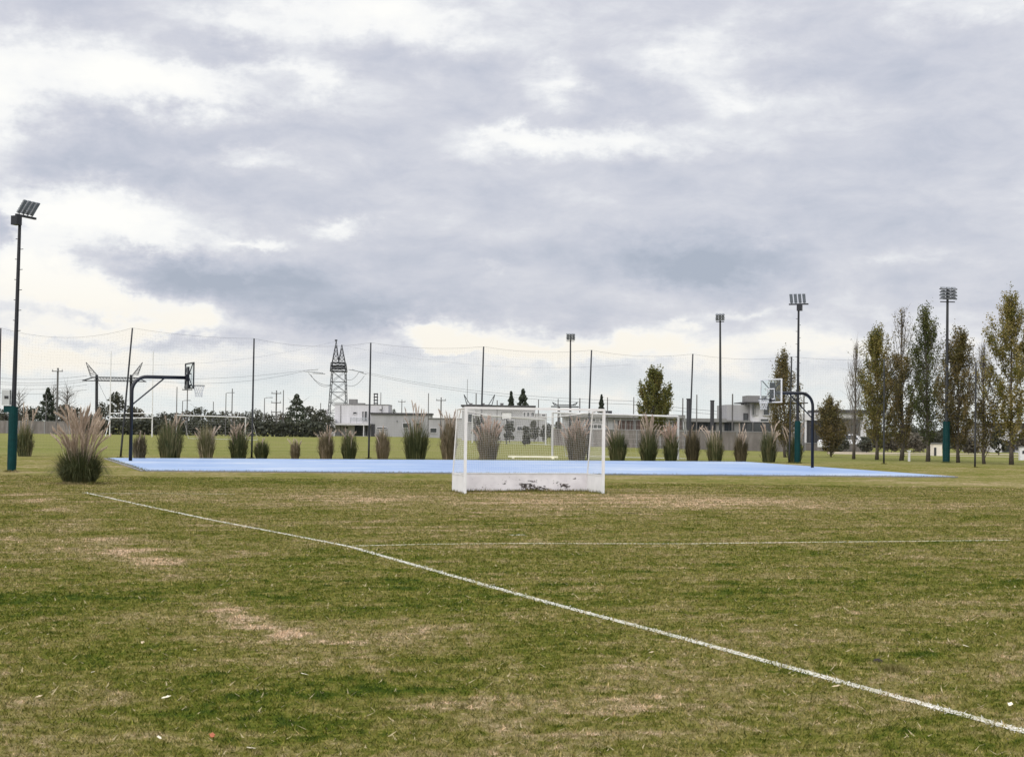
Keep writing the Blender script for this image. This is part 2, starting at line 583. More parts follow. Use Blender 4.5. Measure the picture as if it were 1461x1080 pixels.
def blades(n):
    D0, D1 = 6.3, 46.0
    u = RNG.random(n)                                   # pdf ~ D * D^-1.6
    e = .4
    D = (D0 ** e + u * (D1 ** e - D0 ** e)) ** (1 / e)
    half = .372 * D + 1.8
    X = (RNG.random(n) * 2 - 1) * half
    P = np.stack([X, D], 1)
    dl = dist_poly(P, TP)
    ds = dist_poly(P, SEC)
    paint = np.where((dl < .052 + RNG.normal(0, .018, n)) & (RNG.random(n) < .62), 1.0, 0.0)
    paint = np.where((ds < .06) & (RNG.random(n) < .35), .7, paint)
    k = (D / 8.0) ** .55
    h = (.011 + .016 * RNG.random(n) ** 1.6) * np.where(RNG.random(n) < .03, 1.7, 1) * (1 + .1 * k)
    h = np.where(paint > .5, h * .6, h)
    w = .0046 * k * (.7 + .6 * RNG.random(n))
    an = RNG.random(n) * 2 * PI
    lean = .35 + 1.3 * RNG.random(n)
    la = RNG.random(n) * 2 * PI
    straw = (RNG.random(n) < .012) & (paint < .5) & (D < 22)
    w = np.where(straw, w * 1.8, w)
    lean = np.where(straw, 2.2, lean)
    rnd = np.where(straw, 1.0, RNG.random(n) * .97)
    c, s = np.cos(an), np.sin(an)
    z0 = np.zeros(n) - .003
    A = np.stack([X - c * w, D - s * w, z0], 1)
    B = np.stack([X + c * w, D + s * w, z0], 1)
    T = np.stack([X + np.cos(la) * lean * h, D + np.sin(la) * lean * h, h], 1)
    # longer untrimmed grass at the foot of things the mower cannot reach
    segs = []
    u_ = Vector((math.cos(ga), math.sin(ga), 0))
    v_ = Vector((-math.sin(ga), math.cos(ga), 0))
    c0 = Vector((gc.x, gc.y, 0))
    q_ = [c0 + u_ * (x * W2) + v_ * y for x, y in ((-1, -.02), (-1, DB + .03), (1, DB + .03), (1, -.02))]
    segs += [(q_[0], q_[1], 150), (q_[1], q_[2], 420), (q_[2], q_[3], 150)]
    segs.append((q_[1] - v_ * .07, q_[2] - v_ * .07, 700))
    segs += [(C1, C2, 3600), (C1, C4, 1800), (C4, C3, 2600)]
    for (px, py, rr, nn) in ((16.5, 673.3, .17, 260), (113, 690.5, .42, 900), (1137.5, 661.2, .17, 200), (1350, 660.2, .22, 200)):
        c1 = at(px, py)
        for k in range(10):
            a1, a2 = 2 * PI * k / 10, 2 * PI * (k + 1) / 10
            segs.append((c1 + Vector((math.cos(a1), math.sin(a1), 0)) * rr, c1 + Vector((math.cos(a2), math.sin(a2), 0)) * rr, nn // 10))
    for (_, b_) in enumerate(bases):
        segs.append((b_ + Vector((-.12, -.03, 0)), b_ + Vector((.12, -.03, 0)), 60))
    ex = []
    for a_, b_, m_ in segs:
        t_ = RNG.random(m_)
        x_ = a_.x + (b_.x - a_.x) * t_ + RNG.normal(0, .05, m_)
        y_ = a_.y + (b_.y - a_.y) * t_ - np.abs(RNG.normal(0, .05, m_))
        h_ = (.035 + .075 * RNG.random(m_) ** 2)
        w_ = np.full(m_, .007)
        d_ = RNG.random(m_) * 2 * PI
        ex.append(np.stack([np.stack([x_ - w_, y_, np.zeros(m_)], 1), np.stack([x_ + w_, y_, np.zeros(m_)], 1),
                            np.stack([x_ + np.cos(d_) * h_ * .5, y_ + np.sin(d_) * h_ * .5, h_], 1)], 1))
    ex = np.concatenate(ex)
    V = np.concatenate([np.stack([A, B, T], 1), ex]).reshape(-1, 3)
    paint = np.concatenate([paint, np.zeros(len(ex))])
    n = n + len(ex)
    F_ = np.arange(3 * n).reshape(-1, 3)
    o = npobj('grass', V, F_, M['blades'], attrs={'rnd': np.repeat(np.concatenate([rnd, RNG.random(len(ex)) * .5]), 3), 'paint': np.repeat(paint, 3)})
    tag(o, 'short mown grass blades of the worn playing field', 'grass', kind='stuff')



# ------------------------------------------------------------------ court slab
C1, C2, C3, C4 = at(208, 672.5), at(1362, 681.3), at(1062, 659.8), at(153, 654.6)
mb = MB()
for z in (-.05, .05):
    for p in (C1, C2, C3, C4):
        mb.v.append((p.x, p.y, z))
mb.f = [(4, 5, 6, 7), (0, 1, 5, 4), (1, 2, 6, 5), (2, 3, 7, 6), (3, 0, 4, 7)]
tag(obj('court', mb, M['court']), kind='structure')
# concrete rim of the slab
mb = MB()
for a, b in ((C1, C2), (C2, C3), (C3, C4), (C4, C1)):
    d = (b - a)
    L = d.length
    t = d.normalized()
    nrm = Vector((t.y, -t.x, 0))
    mb.box((a + b) / 2 + nrm * .08 + Vector((0, 0, -.01)), (L - .02, .15, .09), math.atan2(t.y, t.x))
tag(obj('court_kerb', mb, M['wall_mid']), kind='structure')

# ------------------------------------------------------------------ hockey goal
ga = math.radians(17)
gl_, gr_ = at(666.5, 703.6), at(858.5, 704.8)
gc = (gl_ + gr_) / 2
goal = thing('hockey_goal', (gc.x, gc.y, 0), 'white field hockey goal with net and peeling paint on its low boards', 'goal', rz=ga)
W2, H, DT, DB = 1.86, 2.14, .85, 1.2
for s in (-1, 1):
    obj('post', MB().box((s * W2, 0, H / 2), (.06, .08, H)), M['white_paint'], goal)
obj('crossbar', MB().box((0, 0, H + .031), (2 * W2 + .06, .08, .06)), M['white_paint'], goal)
for s in (-1, 1):
    obj('rear_stay', MB().tube([(s * W2, DB, .46), (s * W2, DT, H)], .018, 6), M['white_paint'], goal)
    obj('top_bar', MB().tube([(s * W2, .042, H + .03), (s * W2, DT, H)], .02, 6), M['white_paint'], goal)
obj('backboard', MB().box((0, DB, .23), (2 * W2 + .04, .03, .46)), M['peel'], goal)
for s in (-1, 1):
    b_ = obj('side_board', MB().box((s * W2, .04 + (DB - .055) / 2, .225), (.028, DB - .058, .45)), M['white_paint'], goal)
obj('board_rail', MB().box((0, DB, .474), (2 * W2 + .06, .05, .026)), M['old_white'], goal)
for s in (-1, 1):
    obj('side_rail', MB().box((s * W2, .04 + (DB - .07) / 2, .464), (.045, DB - .09, .026)), M['old_white'], goal)
mb = MB()
NR = .0014


def sag(x, t):           # top sheet droops between bar and rear line
    q = 1 - (x / W2) ** 2
    return -.20 * q * t - .06 * math.sin(PI * t) * q


def npoint(x, t):        # t 0..1 top sheet, 1..2 back sheet
    if t <= 1:
        return (x, .03 + (DT - .03) * t, H + sag(x, t))
    u = t - 1
    zt = H + sag(x, 1)
    return (x, DT + (DB - .02 - DT) * u + .07 * math.sin(PI * u), zt + (.49 - zt) * u)


NS = .05
nxs = int(2 * W2 / NS)
ts = [i / 12 for i in range(12)] + [1 + i / 10 for i in range(11)]
for i in range(nxs + 1):
    x = -W2 + 2 * W2 * i / nxs
    mb.tube([npoint(x, t) for t in ts], NR, 3, False)
for j in range(int(DT / NS)):
    t = (j + 1) / int(DT / NS)
    mb.tube([npoint(-W2 + 2 * W2 * i / 16, t) for i in range(17)], NR, 3, False)
nb = int(1.65 / NS)
for j in range(nb):
    t = 1 + (j + 1) / nb
    mb.tube([npoint(-W2 + 2 * W2 * i / 16, t) for i in range(17)], NR, 3, False)
for s in (-1, 1):
    for j in range(int(1.65 / NS)):
        z = .5 + j * NS
        y1 = DB + (DT - DB) * (z - .46) / (H - .46)
        mb.tube([(s * W2, .03, z), (s * W2, y1, z)], NR, 3, False)
    for j in range(int(DB / NS)):
        y = .05 + j * NS
        zt = H if y < DT else .46 + (DB - y) / (DB - DT) * (H - .46)
        mb.tube([(s * W2, y, .47), (s * W2, y, zt)], NR, 3, False)
obj('net', mb, M['net_white'], goal)
mb = MB()
mb.tube([npoint(-W2 + 2 * W2 * i / 20, 1.0) for i in range(21)], .009, 5, False)
obj('net_rope', mb, M['net_white'], goal)
# ball lying at the board
# ------------------------------------------------------------------ basketball hoops
def hoop_local(root, post, arm_len, s, mirror, clear):
    """post at the origin, arm along +x, board facing +x; s = size of this set"""
    h = 3.42 * s
    r = .07 * s
    R = .58 * s
    pts = [(0, 0, 0), (0, 0, h - R - r)]
    for k in range(1, 9):
        a = PI / 2 * k / 8
        pts.append((R - R * math.cos(a), 0, h - R - r + R * math.sin(a)))
    pts.append((arm_len - .12, 0, h - r))
    obj('pole', MB().tube(pts, r, 10), post, root, smooth=True)
    obj('brace', MB().tube([(r * .8, 0, h - 1.15 * s), (1.25 * s, 0, h - 1.6 * r)], .03 * s, 8), post, root)
    mb = MB()
    mb.box((0, 0, .012), (.34, .34, .024))
    obj('base_plate', mb, post, root)
    # backboard
    bw, bh = 1.66 * s, 1.05 * s
    bz = 3.05 * s - .15 * s + bh / 2
    bx = arm_len
    b = obj('backboard', MB().box((bx, 0, bz), (.02, bw - .06, bh - .06)), M['clear_board'], root)
    fm = MB()
    t = .05 * s
    fm.box((bx, 0, bz + bh / 2 - t / 2), (.05, bw, t)).box((bx, 0, bz - bh / 2 + t / 2), (.05, bw, t))
    for q in (-1, 1):
        fm.box((bx, q * (bw / 2 - t / 2), bz), (.05, t, bh - 2 * t - .002))
    obj('board_frame', fm, clear, b)
    # support behind the board
    sp = MB()
    sp.box((bx - .07, 0, bz - .06 * s), (.06, .34 * s, bh * .8))
    for q in (-1, 1):
        for zz in (-1, 1):
            sp.tube([(bx - .06, q * .15 * s, bz + zz * .05 * s), (bx - .035, q * (bw / 2 - .1), bz + zz * (bh / 2 - .08))], .022 * s, 6)
    sp.box((bx - .13, 0, h - r), (.1, .2 * s, .26 * s))
    obj('board_support', sp, post, root)
    # target square
    ts_ = MB()
    tw, th, tz = .59 * s, .45 * s, 3.05 * s + .235 * s
    for zz in (-1, 1):
        ts_.box((bx + .016, 0, tz + zz * (th / 2)), (.006, tw, .045))
    for q in (-1, 1):
        ts_.box((bx + .016, q * (tw / 2 - .02), tz), (.006, .045, th - .05))
    obj('target_square', ts_, clear, b)
    # rim and net
    cx, cz, rr = bx + .38 * s, 3.05 * s, .228 * s
    rm = MB()
    rm.tube([(cx + rr * math.cos(2 * PI * k / 24), rr * math.sin(2 * PI * k / 24), cz) for k in range(25)], .014 * s, 6, False)
    rm.box((bx + .08 * s, 0, cz - .01), (.15 * s, .16 * s, .03)).box((bx + .025, 0, cz - .05 * s), (.03, .18 * s, .16 * s))
    rim = obj('rim', rm, M['navy_metal'], root)
    nm = MB()
    K = 12
    lev = [(0, rr), (.12, rr * .86), (.24, rr * .7), (.36, rr * .6), (.46, rr * .62)]
    for k in range(K):
        for d in (-1, 1):
            nm.tube([(cx + q * math.cos(2 * PI * (k + d * .5 * j) / K), q * math.sin(2 * PI * (k + d * .5 * j) / K), cz - z * s) for j, (z, q) in enumerate(lev)], .006, 4, False)
    obj('hoop_net', nm, M['old_white'], rim)


pb = at(186, 659)
hl = thing('basketball_hoop', pb, 'black gooseneck basketball hoop at the left end, clear board seen from behind', 'basketball hoop', 'hoops of the blue court', rz=math.radians(24))
hoop_local(hl, M['navy_metal'], 2.42, 1.08, 1, M['black_metal'])
pb2 = at(1159, 668.6)
hr = thing('basketball_hoop', pb2, 'gooseneck basketball hoop at the right end, clear white framed board facing left', 'basketball hoop', 'hoops of the blue court', rz=math.radians(24 + 180))
hoop_local(hr, M['navy_metal'], 2.22, 1.0, 1, M['old_white'])
# far practice board seen through the hockey goal
p = gd(723, 594, 150)
z0 = pt(723, 599, 150).z
fb = thing('basketball_hoop', p, 'small distant white backboard on a pole, seen through the hockey goal net', 'basketball hoop')
zz = pt(723, 593.5, 150).z - p.z
mb = MB().box((0, 0, zz), (1.0, .05, .78))
b = obj('backboard', mb, M['old_white'], fb)
mb = MB()
mb.box((0, -.03, zz + .36), (1.08, .05, .06)).box((0, -.03, zz - .36), (1.08, .05, .06)).box((-.52, -.03, zz), (.06, .05, .66)).box((.52, -.03, zz), (.06, .05, .66))
obj('board_frame', mb, M['dark_post'], b)
obj('pole', MB().tube([(0, .9, 0), (0, .9, zz - .3), (0, .1, zz)], .06, 6), M['dark_post'], fb)
mb = MB()
mb.tube([(.23 * math.cos(2 * PI * k / 14), -.33 + .23 * math.sin(2 * PI * k / 14), zz - .3) for k in range(15)], .02, 5, False)
obj('rim', mb, M['dark_post'], fb)

# ------------------------------------------------------------------ floodlight masts
def mast_padded(base, top_px, label, rz, sleeve_h, box, off=0.0, lean=62):
    D = base.y
    tp = pt(*top_px, D)
    h = tp.z - base.z
    lx = tp.x - base.x
    r = thing('floodlight_mast', base, label, 'floodlight mast', 'padded floodlight masts beside the court')
    n = 24
    obj('pole', MB().tube([(lx * k / n, 0, h * k / n) for k in range(n + 1)], [.085 - .035 * k / n for k in range(n + 1)], 10), M['black_metal'], r, smooth=True)
    c = [(lx * k / 8 * sleeve_h / h, 0, sleeve_h * k / 8 + .03) for k in range(9)]
    obj('pad_sleeve', MB().tube(c, [.14, .15, .148, .152, .15, .149, .153, .15, .145], 14), M['green_pad'], r)
    for k in range(10):
        z = h * (.55 + .04 * k)
        q = (-1) ** k
        obj('climbing_peg', MB().tube([(lx * z / h, 0, z), (lx * z / h + q * .13, .05, z + .02)], .012, 5), M['black_metal'], r)
    if box:
        bx_ = obj('control_box', MB().box((lx * .27 - .23, -.05, sleeve_h + .33), (.26, .18, .5)), M['box_grey'], r)
        obj('box_hatch', MB().box((lx * .27 - .2, -.147, sleeve_h + .34), (.13, .012, .09)), M['dark_post'], bx_)
        obj('box_bracket', MB().box((lx * .27 - .14, 0, sleeve_h - .05), (.34, .16, .22)), M['green_pad'], r)
    R3 = Matrix.Rotation(rz, 3, 'Z')
    top = Vector((lx, 0, h))
    obj('crossarm', MB().box(top + Vector((0, 0, .03)) + R3 @ Vector((off, 0, 0)), (1.0, .08, .07), rz), M['black_metal'], r)
    obj('junction_box', MB().box(top + R3 @ Vector((.05 - off * .75, .0, -.16)), (.26, .24, .3), rz), M['black_metal'], r)
    R3o = R3
    top = top + R3 @ Vector((off, 0, 0))
    for k in range(4):
        Mx = R3 @ Matrix.Rotation(math.radians(-lean), 3, 'X')
        c = top + R3 @ Vector((-.36 + .22 * k, -.12, .32))
        f = MB().box(c, (.15, .5, .05), M=Mx)
        for j in range(5):
            f.box(c + Mx @ Vector((0, -.19 + .095 * j, .04)), (.13, .015, .028), M=Mx)
        f.tube([top + R3 @ Vector((-.36 + .22 * k, 0, .06)), c], .02, 5)
        obj('floodlight', f, M['lamp_grey'], r)
    return r


mast_padded(at(16.5, 673), (28.5, 309), 'tall black floodlight mast with dark green padded base and grey control box', math.radians(70), 2.12, True, .30, 55)
mast_padded(at(1137.5, 661), (1139.5, 435), 'black floodlight mast with green padded base right behind the right hoop', math.radians(-22), 2.15, False)


def mast_stack(base, top_px, label, pad, w, rz):
    D = base.y
    tp = pt(*top_px, D)
    h = tp.z - base.z
    lx = tp.x - base.x
    r = thing('floodlight_mast', base, label, 'floodlight mast', 'far floodlight masts with stacked lamps')
    obj('pole', MB().tube([(lx * k / 12, 0, h * k / 12) for k in range(13)], [.12 - .055 * k / 12 for k in range(13)], 8), M['dark_post'], r, smooth=True)
    if pad:
        obj('pad_sleeve', MB().tube([(0, 0, .02), (lx * .1, 0, 1.15), (lx * .2, 0, 2.3)], [.2, .21, .2], 12), M['green_pad'], r)
    R3 = Matrix.Rotation(rz, 3, 'Z')
    for k in range(5):
        z = h - .02 - k * w * .19
        c = Vector((lx, 0, z))
        wd = w * (1, .96, 1.02, .98, .9)[k]
        a = obj('crossarm', MB().box(c, (wd, .07, .05), rz), M['dark_post'], r)
        mb = MB()
        for q in (-1, 0, 1) if k < 4 else ():
            for_c = c + R3 @ Vector((q * wd * .33, -.16, .02))
            mb.box(for_c, (wd * .26, .3, .07), M=R3 @ Matrix.Rotation(math.radians(25), 3, 'X'))
        if k < 4:
            obj('floodlight', mb, M['lamp_grey'], a)
    return r


mast_stack(at(1350, 660), (1352, 412), 'tall floodlight mast with stacked lamps and green base among the right poplars', True, .95, math.radians(8))
mast_stack(gd(1028, 640, 110), (1027.5, 449), 'slim floodlight mast with stacked lamps left of the right hoop', False, .68, math.radians(-14))
mast_stack(gd(813, 636, 140), (814, 477), 'farthest slim floodlight mast, above the right half of the hockey goal', False, .85, math.radians(10))

# ------------------------------------------------------------------ ball-stop fence along the far side of the court
FP = [((-3, 652), (1, 468)), ((172, 652.5), (189, 468)), ((359, 654), (362.5, 483)), ((526, 654.5), (529, 489)), ((685, 655), (690, 494.5)),
      ((838, 656), (844, 499.5)), ((983, 657.5), (988.5, 505)), ((1126, 660.5), (1129.5, 509)), ((1261, 662), (1261.5, 512)), ((1391, 667), (1392.5, 518))]
bases = [at(*b) for b, t in FP]
tops = [pt(*t, bases[i].y) for i, (b, t) in enumerate(FP)]
fence = thing('ball_stop_fence', bases[4], 'tall dark ball-stop fence with fine netting on thin posts behind the court', 'fence')
for b, t in zip(bases, tops):
    obj('post', MB().tube([b + (t - b) * (k / 10) for k in range(11)], [.05 - .012 * k / 10 for k in range(11)], 8), M['dark_post'], fence, True, True)
mb, cb = MB(), MB()
for i in range(len(bases) - 1):
    n = 10
    sagv = (.45, .12, .28, .18, .2, .22, .2, .1, .2)[i]

    def top_at(u, i=i, sagv=sagv):
        p = tops[i].lerp(tops[i + 1], u)
        return p - Vector((0, 0, sagv * 4 * u * (1 - u)))
    cb.tube([top_at(k / n) for k in range(n + 1)], .0045, 4, False)
    L = (bases[i + 1] - bases[i]).length
    nv = int(L / .13)
    for k in range(1, nv):
        u = k / nv
        mb.tube([bases[i].lerp(bases[i + 1], u) + Vector((0, 0, .05)), top_at(u)], .0008, 3, False)
    nh = 44
    for j in range(nh):
        w = (j + .5) / nh
        mb.tube([(bases[i].lerp(bases[i + 1], k / n)).lerp(top_at(k / n), w) for k in range(n + 1)], .0008, 3, False)
obj('net', mb, M['net_dark'], fence, True)
obj('top_cable', cb, M['cable'], fence, True)

blades(680000)

# ------------------------------------------------------------------ goals on the far fields
def frame_goal(label, pl, pr, hgt_px, D2=None, depth=1.6, rad=.06, net=True, group=None):
    """pl, pr: base pixels or ground points; hgt_px: crossbar end pixels"""
    a = pl if isinstance(pl, Vector) else at(*pl)
    b = pr if isinstance(pr, Vector) else at(*pr)
    ta = pt(*hgt_px[0], a.y)
    tb = pt(*hgt_px[1], b.y)
    r = thing('soccer_goal', (a + b) / 2, label, 'goal', group)
    t = (b - a).normalized()
    back = Vector((-t.y, t.x, 0)) * depth
    for p, q in ((a, ta), (b, tb)):
        obj('post', MB().tube([p, q], rad, 8), M['goal_white'], r, True)
        obj('net_stay', MB().tube([q, q + back * .5, p + back], rad * .3, 6), M['goal_white'], r, True)
    obj('crossbar', MB().tube([ta, tb], rad, 8), M['goal_white'], r, True)
    obj('ground_bar', MB().tube([a + back + Vector((0, 0, .04)), b + back + Vector((0, 0, .04))], rad * .3, 6), M['goal_white'], r, True)
    mb = MB()
    for k in range(25):
        u = k / 24
        mb.tube([ta.lerp(tb, u), ta.lerp(tb, u) + back * .5, a.lerp(b, u) + back], .002, 3, False)
    for k in range(10):
        w = k / 9
        mb.tube([(ta + back * .5).lerp(a + back, w), (tb + back * .5).lerp(b + back, w)], .002, 3, False)
    obj('net', mb, M['old_white'], r, True)
    return r


M['goal_white'] = simple('goal_white', (.42, .415, .40), .6, 0, .1)
frame_goal('white soccer goal just behind the court, partly hidden by the hockey goal', (788, 651.5), (967.5, 656), ((788.5, 588.5), (968, 594.5)))
frame_goal('distant thin white soccer goal seen inside the hockey goal, before the grey house', gd(674, 620, 165), gd(778.5, 630, 150), ((674, 592), (778.5, 599)), rad=.07)
frame_goal('distant white soccer goal left of centre, behind the pampas clumps', gd(252, 620, 170), gd(350, 621, 160), ((252, 592.5), (350.5, 595.5)), rad=.07)
# rugby posts
a, b = gd(156.5, 620, 195), gd(217, 620, 195)
r = thing('rugby_goal', (a + b) / 2, 'tall white H-shaped rugby posts behind the left hoop', 'rugby posts')
ta, tb = pt(158.5, 501, 195), pt(218.5, 501, 195)
for p, q in ((a, ta), (b, tb)):
    obj('upright', MB().tube([p, p.lerp(q, .3), q], [.09, .075, .05], 8), M['old_white'], r, True)
for yy in (589.5, 596):
    obj('crossbar', MB().tube([pt(157, yy, 194.95), pt(217.5, yy + .3, 194.95)], .06, 6), M['white_paint'], r, True)
obj('net_stay', MB().tube([pt(157, 595, 195), gd(150.5, 621, 194)], .04, 6), M['white_paint'], r, True)
# beam lying behind the court
a, b = at(725, 654.0), at(796, 654.9)
bm_ = thing('wooden_beam', (a + b) / 2, 'pale cream beam lying on the grass behind the court', 'beam')
t = (b - a).normalized()
obj('plank', MB().box(((a + b) / 2) + Vector((0, 0, .11)), ((b - a).length, .14, .09), math.atan2(t.y, t.x)), M['beam_yellow'], bm_, True)
for u in (.1, .9):
    obj('foot', MB().box(a.lerp(b, u) + Vector((0, 0, .032)), (.12, .3, .06), math.atan2(t.y, t.x)), M['beam_yellow'], bm_, True)

# ------------------------------------------------------------------ pampas grass
def pampas(base, w, hl_, hp, npl, seed, label, dry=.2, pink=False, big=False):
    rng = np.random.default_rng(seed)
    root = thing('pampas_grass', base, label, 'pampas grass', 'pampas grass clumps')
    nb = 3400 if big else 760
    seg = 4
    bw = (.007 if big else .016)
    az = rng.random(nb) * 2 * PI
    q0 = np.sqrt(rng.random(nb))
    r0_ = (.33 if big else .31) * w * q0
    fan = np.clip(q0 * .75 + rng.normal(0, .22, nb), 0, 1)     # 0 upright core, 1 arching skirt
    ln = hl_ * (.42 + .72 * rng.random(nb) ** 1.1) * (1 + .15 * fan)
    out = np.stack([np.cos(az), np.sin(az)], 1)
    side = np.stack([-np.sin(az), np.cos(az)], 1)
    tw = rng.normal(0, .5, nb)
    wid = side * np.cos(tw)[:, None] + out * np.sin(tw)[:, None]
    V = np.zeros((nb, seg + 1, 2, 3))
    reach = (.05 + (.44 if big else .27) * fan ** 1.1) * w
    dro = (1.75 if big else 1.35) * fan ** 2
    jx = rng.normal(0, .06 * w, (nb, 2))
    for k in range(seg + 1):
        u = k / seg
        rr = r0_ + reach * (u * .6 + .4 * u * u)
        z = ln * (u - dro * .55 * u * u * u)
        c = out * rr[:, None] + jx * u
        hw = bw * (1 - u) ** .6 * (.7 + .6 * rng.random(nb))
        for q, s in ((0, -1), (1, 1)):
            V[:, k, q, :2] = c + wid * (s * hw)[:, None]
            V[:, k, q, 2] = np.maximum(z, .01)
    idx = np.arange(nb)[:, None] * (2 * (seg + 1))
    fs = []
    for k in range(seg):
        fs.append(np.concatenate([idx + 2 * k, idx + 2 * k + 1, idx + 2 * k + 3, idx + 2 * k + 2], 1))
    Fx = np.stack(fs, 1).reshape(-1, 4)
    npobj('leaves', V.reshape(-1, 3), Fx, M['pampas_dry'] if dry > .5 else M['pampas_leaf'], root)
    # plumes: a stem and a feathery spindle of fine threads
    st = MB()
    cs, sz, dirs = [], [], []
    pv, pf = [], []
    for k in range(npl):
        a = rng.random() * 2 * PI
        f = rng.random() ** .8
        zt = hp * ((.52 if big else .66) + (.48 if big else .34) * rng.random() ** .9) * (1 - .10 * f)
        bx = np.array([math.cos(a), math.sin(a), 0.0])
        lean = (.03 + (.36 if big else .38) * f) * w * (.5 + rng.random())
        p0 = bx * .1 * w * f
        tip = bx * (lean + .12 * w * f) + np.array([rng.normal(0, .03), rng.normal(0, .03), zt])
        pl = (.48 + .28 * rng.random()) * (1.0 if hp > 1.2 else .7)
        if big:
            pl *= 1.05
        droop = bx * .14 * f + np.array([rng.normal(0, .09), rng.normal(0, .09), -.05 - .05 * rng.random()])
        ax = (tip - p0) / np.linalg.norm(tip - p0)
        mid = tip - ax * pl
        st.tube([p0 + np.array([0, 0, .05]), p0 * .3 + mid * .7 * 1.0, mid, tip], [.006, .006, .005, .002], 3, False)
        nth = 190 if big else 60
        u = rng.random(nth)
        th = rng.random(nth) * 2 * PI
        rad = (.046 if big else .06) * np.sin(PI * np.clip(u * .9 + .08, 0, 1)) ** .7 * (.5 + .7 * rng.random(nth))
        s1 = np.cross(ax, [0.3, .9, .1])
        s1 /= np.linalg.norm(s1)
        s2 = np.cross(ax, s1)
        bp_ = mid[None] + ax[None] * (u * pl)[:, None] + droop[None] * (u ** 2)[:, None]
        od = s1[None] * np.cos(th)[:, None] + s2[None] * np.sin(th)[:, None]
        tipv = bp_ + od * rad[:, None] + ax[None] * (pl * (.12 + .12 * rng.random(nth)))[:, None]
        wv_ = np.cross(od, ax[None]) * ((.007 if big else .016))
        n0 = len(pv)
        pv += list(bp_ - wv_) + list(bp_ + wv_) + list(tipv)
        pf += [(n0 + i, n0 + nth + i, n0 + 2 * nth + i) for i in range(nth)]
    if npl:
        p = npobj('plumes', np.array(pv), np.array(pf), M['plume_pink'] if pink else M['plume'], root)
        obj('plume_stems', st, M['plume'], p)
    return root


bigb = at(113, 690)
pampas(bigb, 1.22, 1.05, 2.3, 84, 11, 'big feathery pampas clump in front, left of the blue court', .2, False, True)
# px, base py, width px, leaf top py, plume top py, plumes, dry, pink, label
PL = [
    (35, 651, 30, 606, 572, 9, .2, 0, 'olive pampas clump just right of the left floodlight mast'),
    (199, 655, 24, 622, 612, 4, .8, 0, 'low reddish pampas clump beside the left hoop pole'),
    (243, 654.5, 46, 602, 580, 10, .2, 0, 'broad dark pampas clump below the left hoop rim'),
    (294, 654.5, 30, 610, 596, 7, .2, 0, 'narrow olive pampas clump under the far soccer crossbar'),
    (340, 654.5, 34, 612, 598, 16, .2, 0, 'pampas clump with pale plumes left of a fence post'),
    (373, 654.5, 26, 630, 622, 3, .2, 0, 'low rounded pampas clump just right of a fence post'),
    (421, 655, 17, 632, 620, 4, .8, 0, 'smallest reddish pampas tuft at the far court edge'),
    (465, 655, 27, 618, 600, 12, .8, 0, 'brownish pampas clump below the lattice pylon'),
    (498, 655, 28, 618, 604, 9, .2, 0, 'pampas clump in front of the white house wall'),
    (546, 655, 25, 616, 606, 6, .8, 0, 'slender pampas clump right of the post before the white house'),
    (593, 655, 46, 600, 568, 16, .2, 0, 'large dark pampas clump with tall plumes right of the white house'),
    (640, 655.5, 30, 598, 574, 14, .8, 0, 'tan pampas clump against the left side of the hockey goal'),
    (696, 655.5, 40, 608, 588, 46, .8, 1, 'bushy tan pampas clump seen through the left of the goal net'),
    (823, 656.5, 40, 606, 592, 44, .8, 1, 'bushy brown pampas clump seen through the right of the goal net'),
    (881, 657, 34, 616, 594, 9, .2, 0, 'arching pampas clump just right of the hockey goal'),
    (925, 657.5, 34, 614, 586, 28, .2, 0, 'dark pampas clump with a tall pale plume crown'),
    (957, 657.5, 27, 618, 598, 34, .2, 1, 'pampas clump with pinkish plumes beside the soccer goal post'),
    (988, 657.5, 26, 614, 602, 7, .8, 0, 'narrow brown pampas clump left of the slim mast'),
    (1020, 658.5, 30, 618, 598, 8, .2, 0, 'dark round pampas clump at the foot of the slim mast'),
    (1057, 659, 24, 622, 600, 8, .8, 0, 'small brown pampas clump before the concrete wall'),
    (1097, 659.5, 29, 616, 592, 12, .2, 0, 'dark upright pampas clump under the right hoop rim'),
    (1140, 661, 28, 624, 590, 10, .2, 0, 'pampas clump hidden behind the green mast sleeve'),
]
for i, (px, py, wpx, yl, yp, npl, dry, pink, label) in enumerate(PL):
    b = at(px, py)
    if px > 1130:
        b.y += 1.2
    s = b.y / F
    pampas(b, wpx * s * .95, (py - yl) * s * 1.08, (py - yp) * s, npl, 100 + i, label, dry, bool(pink))

# ------------------------------------------------------------------ trees
def cards(C, S, rng, up=.0, narrow=.6):
    n = len(C)
    a = rng.normal(size=(n, 3))
    a /= np.linalg.norm(a, axis=1)[:, None]
    b = rng.normal(size=(n, 3))
    b -= a * (a * b).sum(1)[:, None]
    b /= np.linalg.norm(b, axis=1)[:, None]
    a = a * S[:, None] * .5
    b = b * S[:, None] * .5 * narrow
    V = np.stack([C - a, C - b * 1.0 + a * .1, C + a, C + b], 1).reshape(-1, 3)
    return V, np.arange(4 * n).reshape(-1, 4)


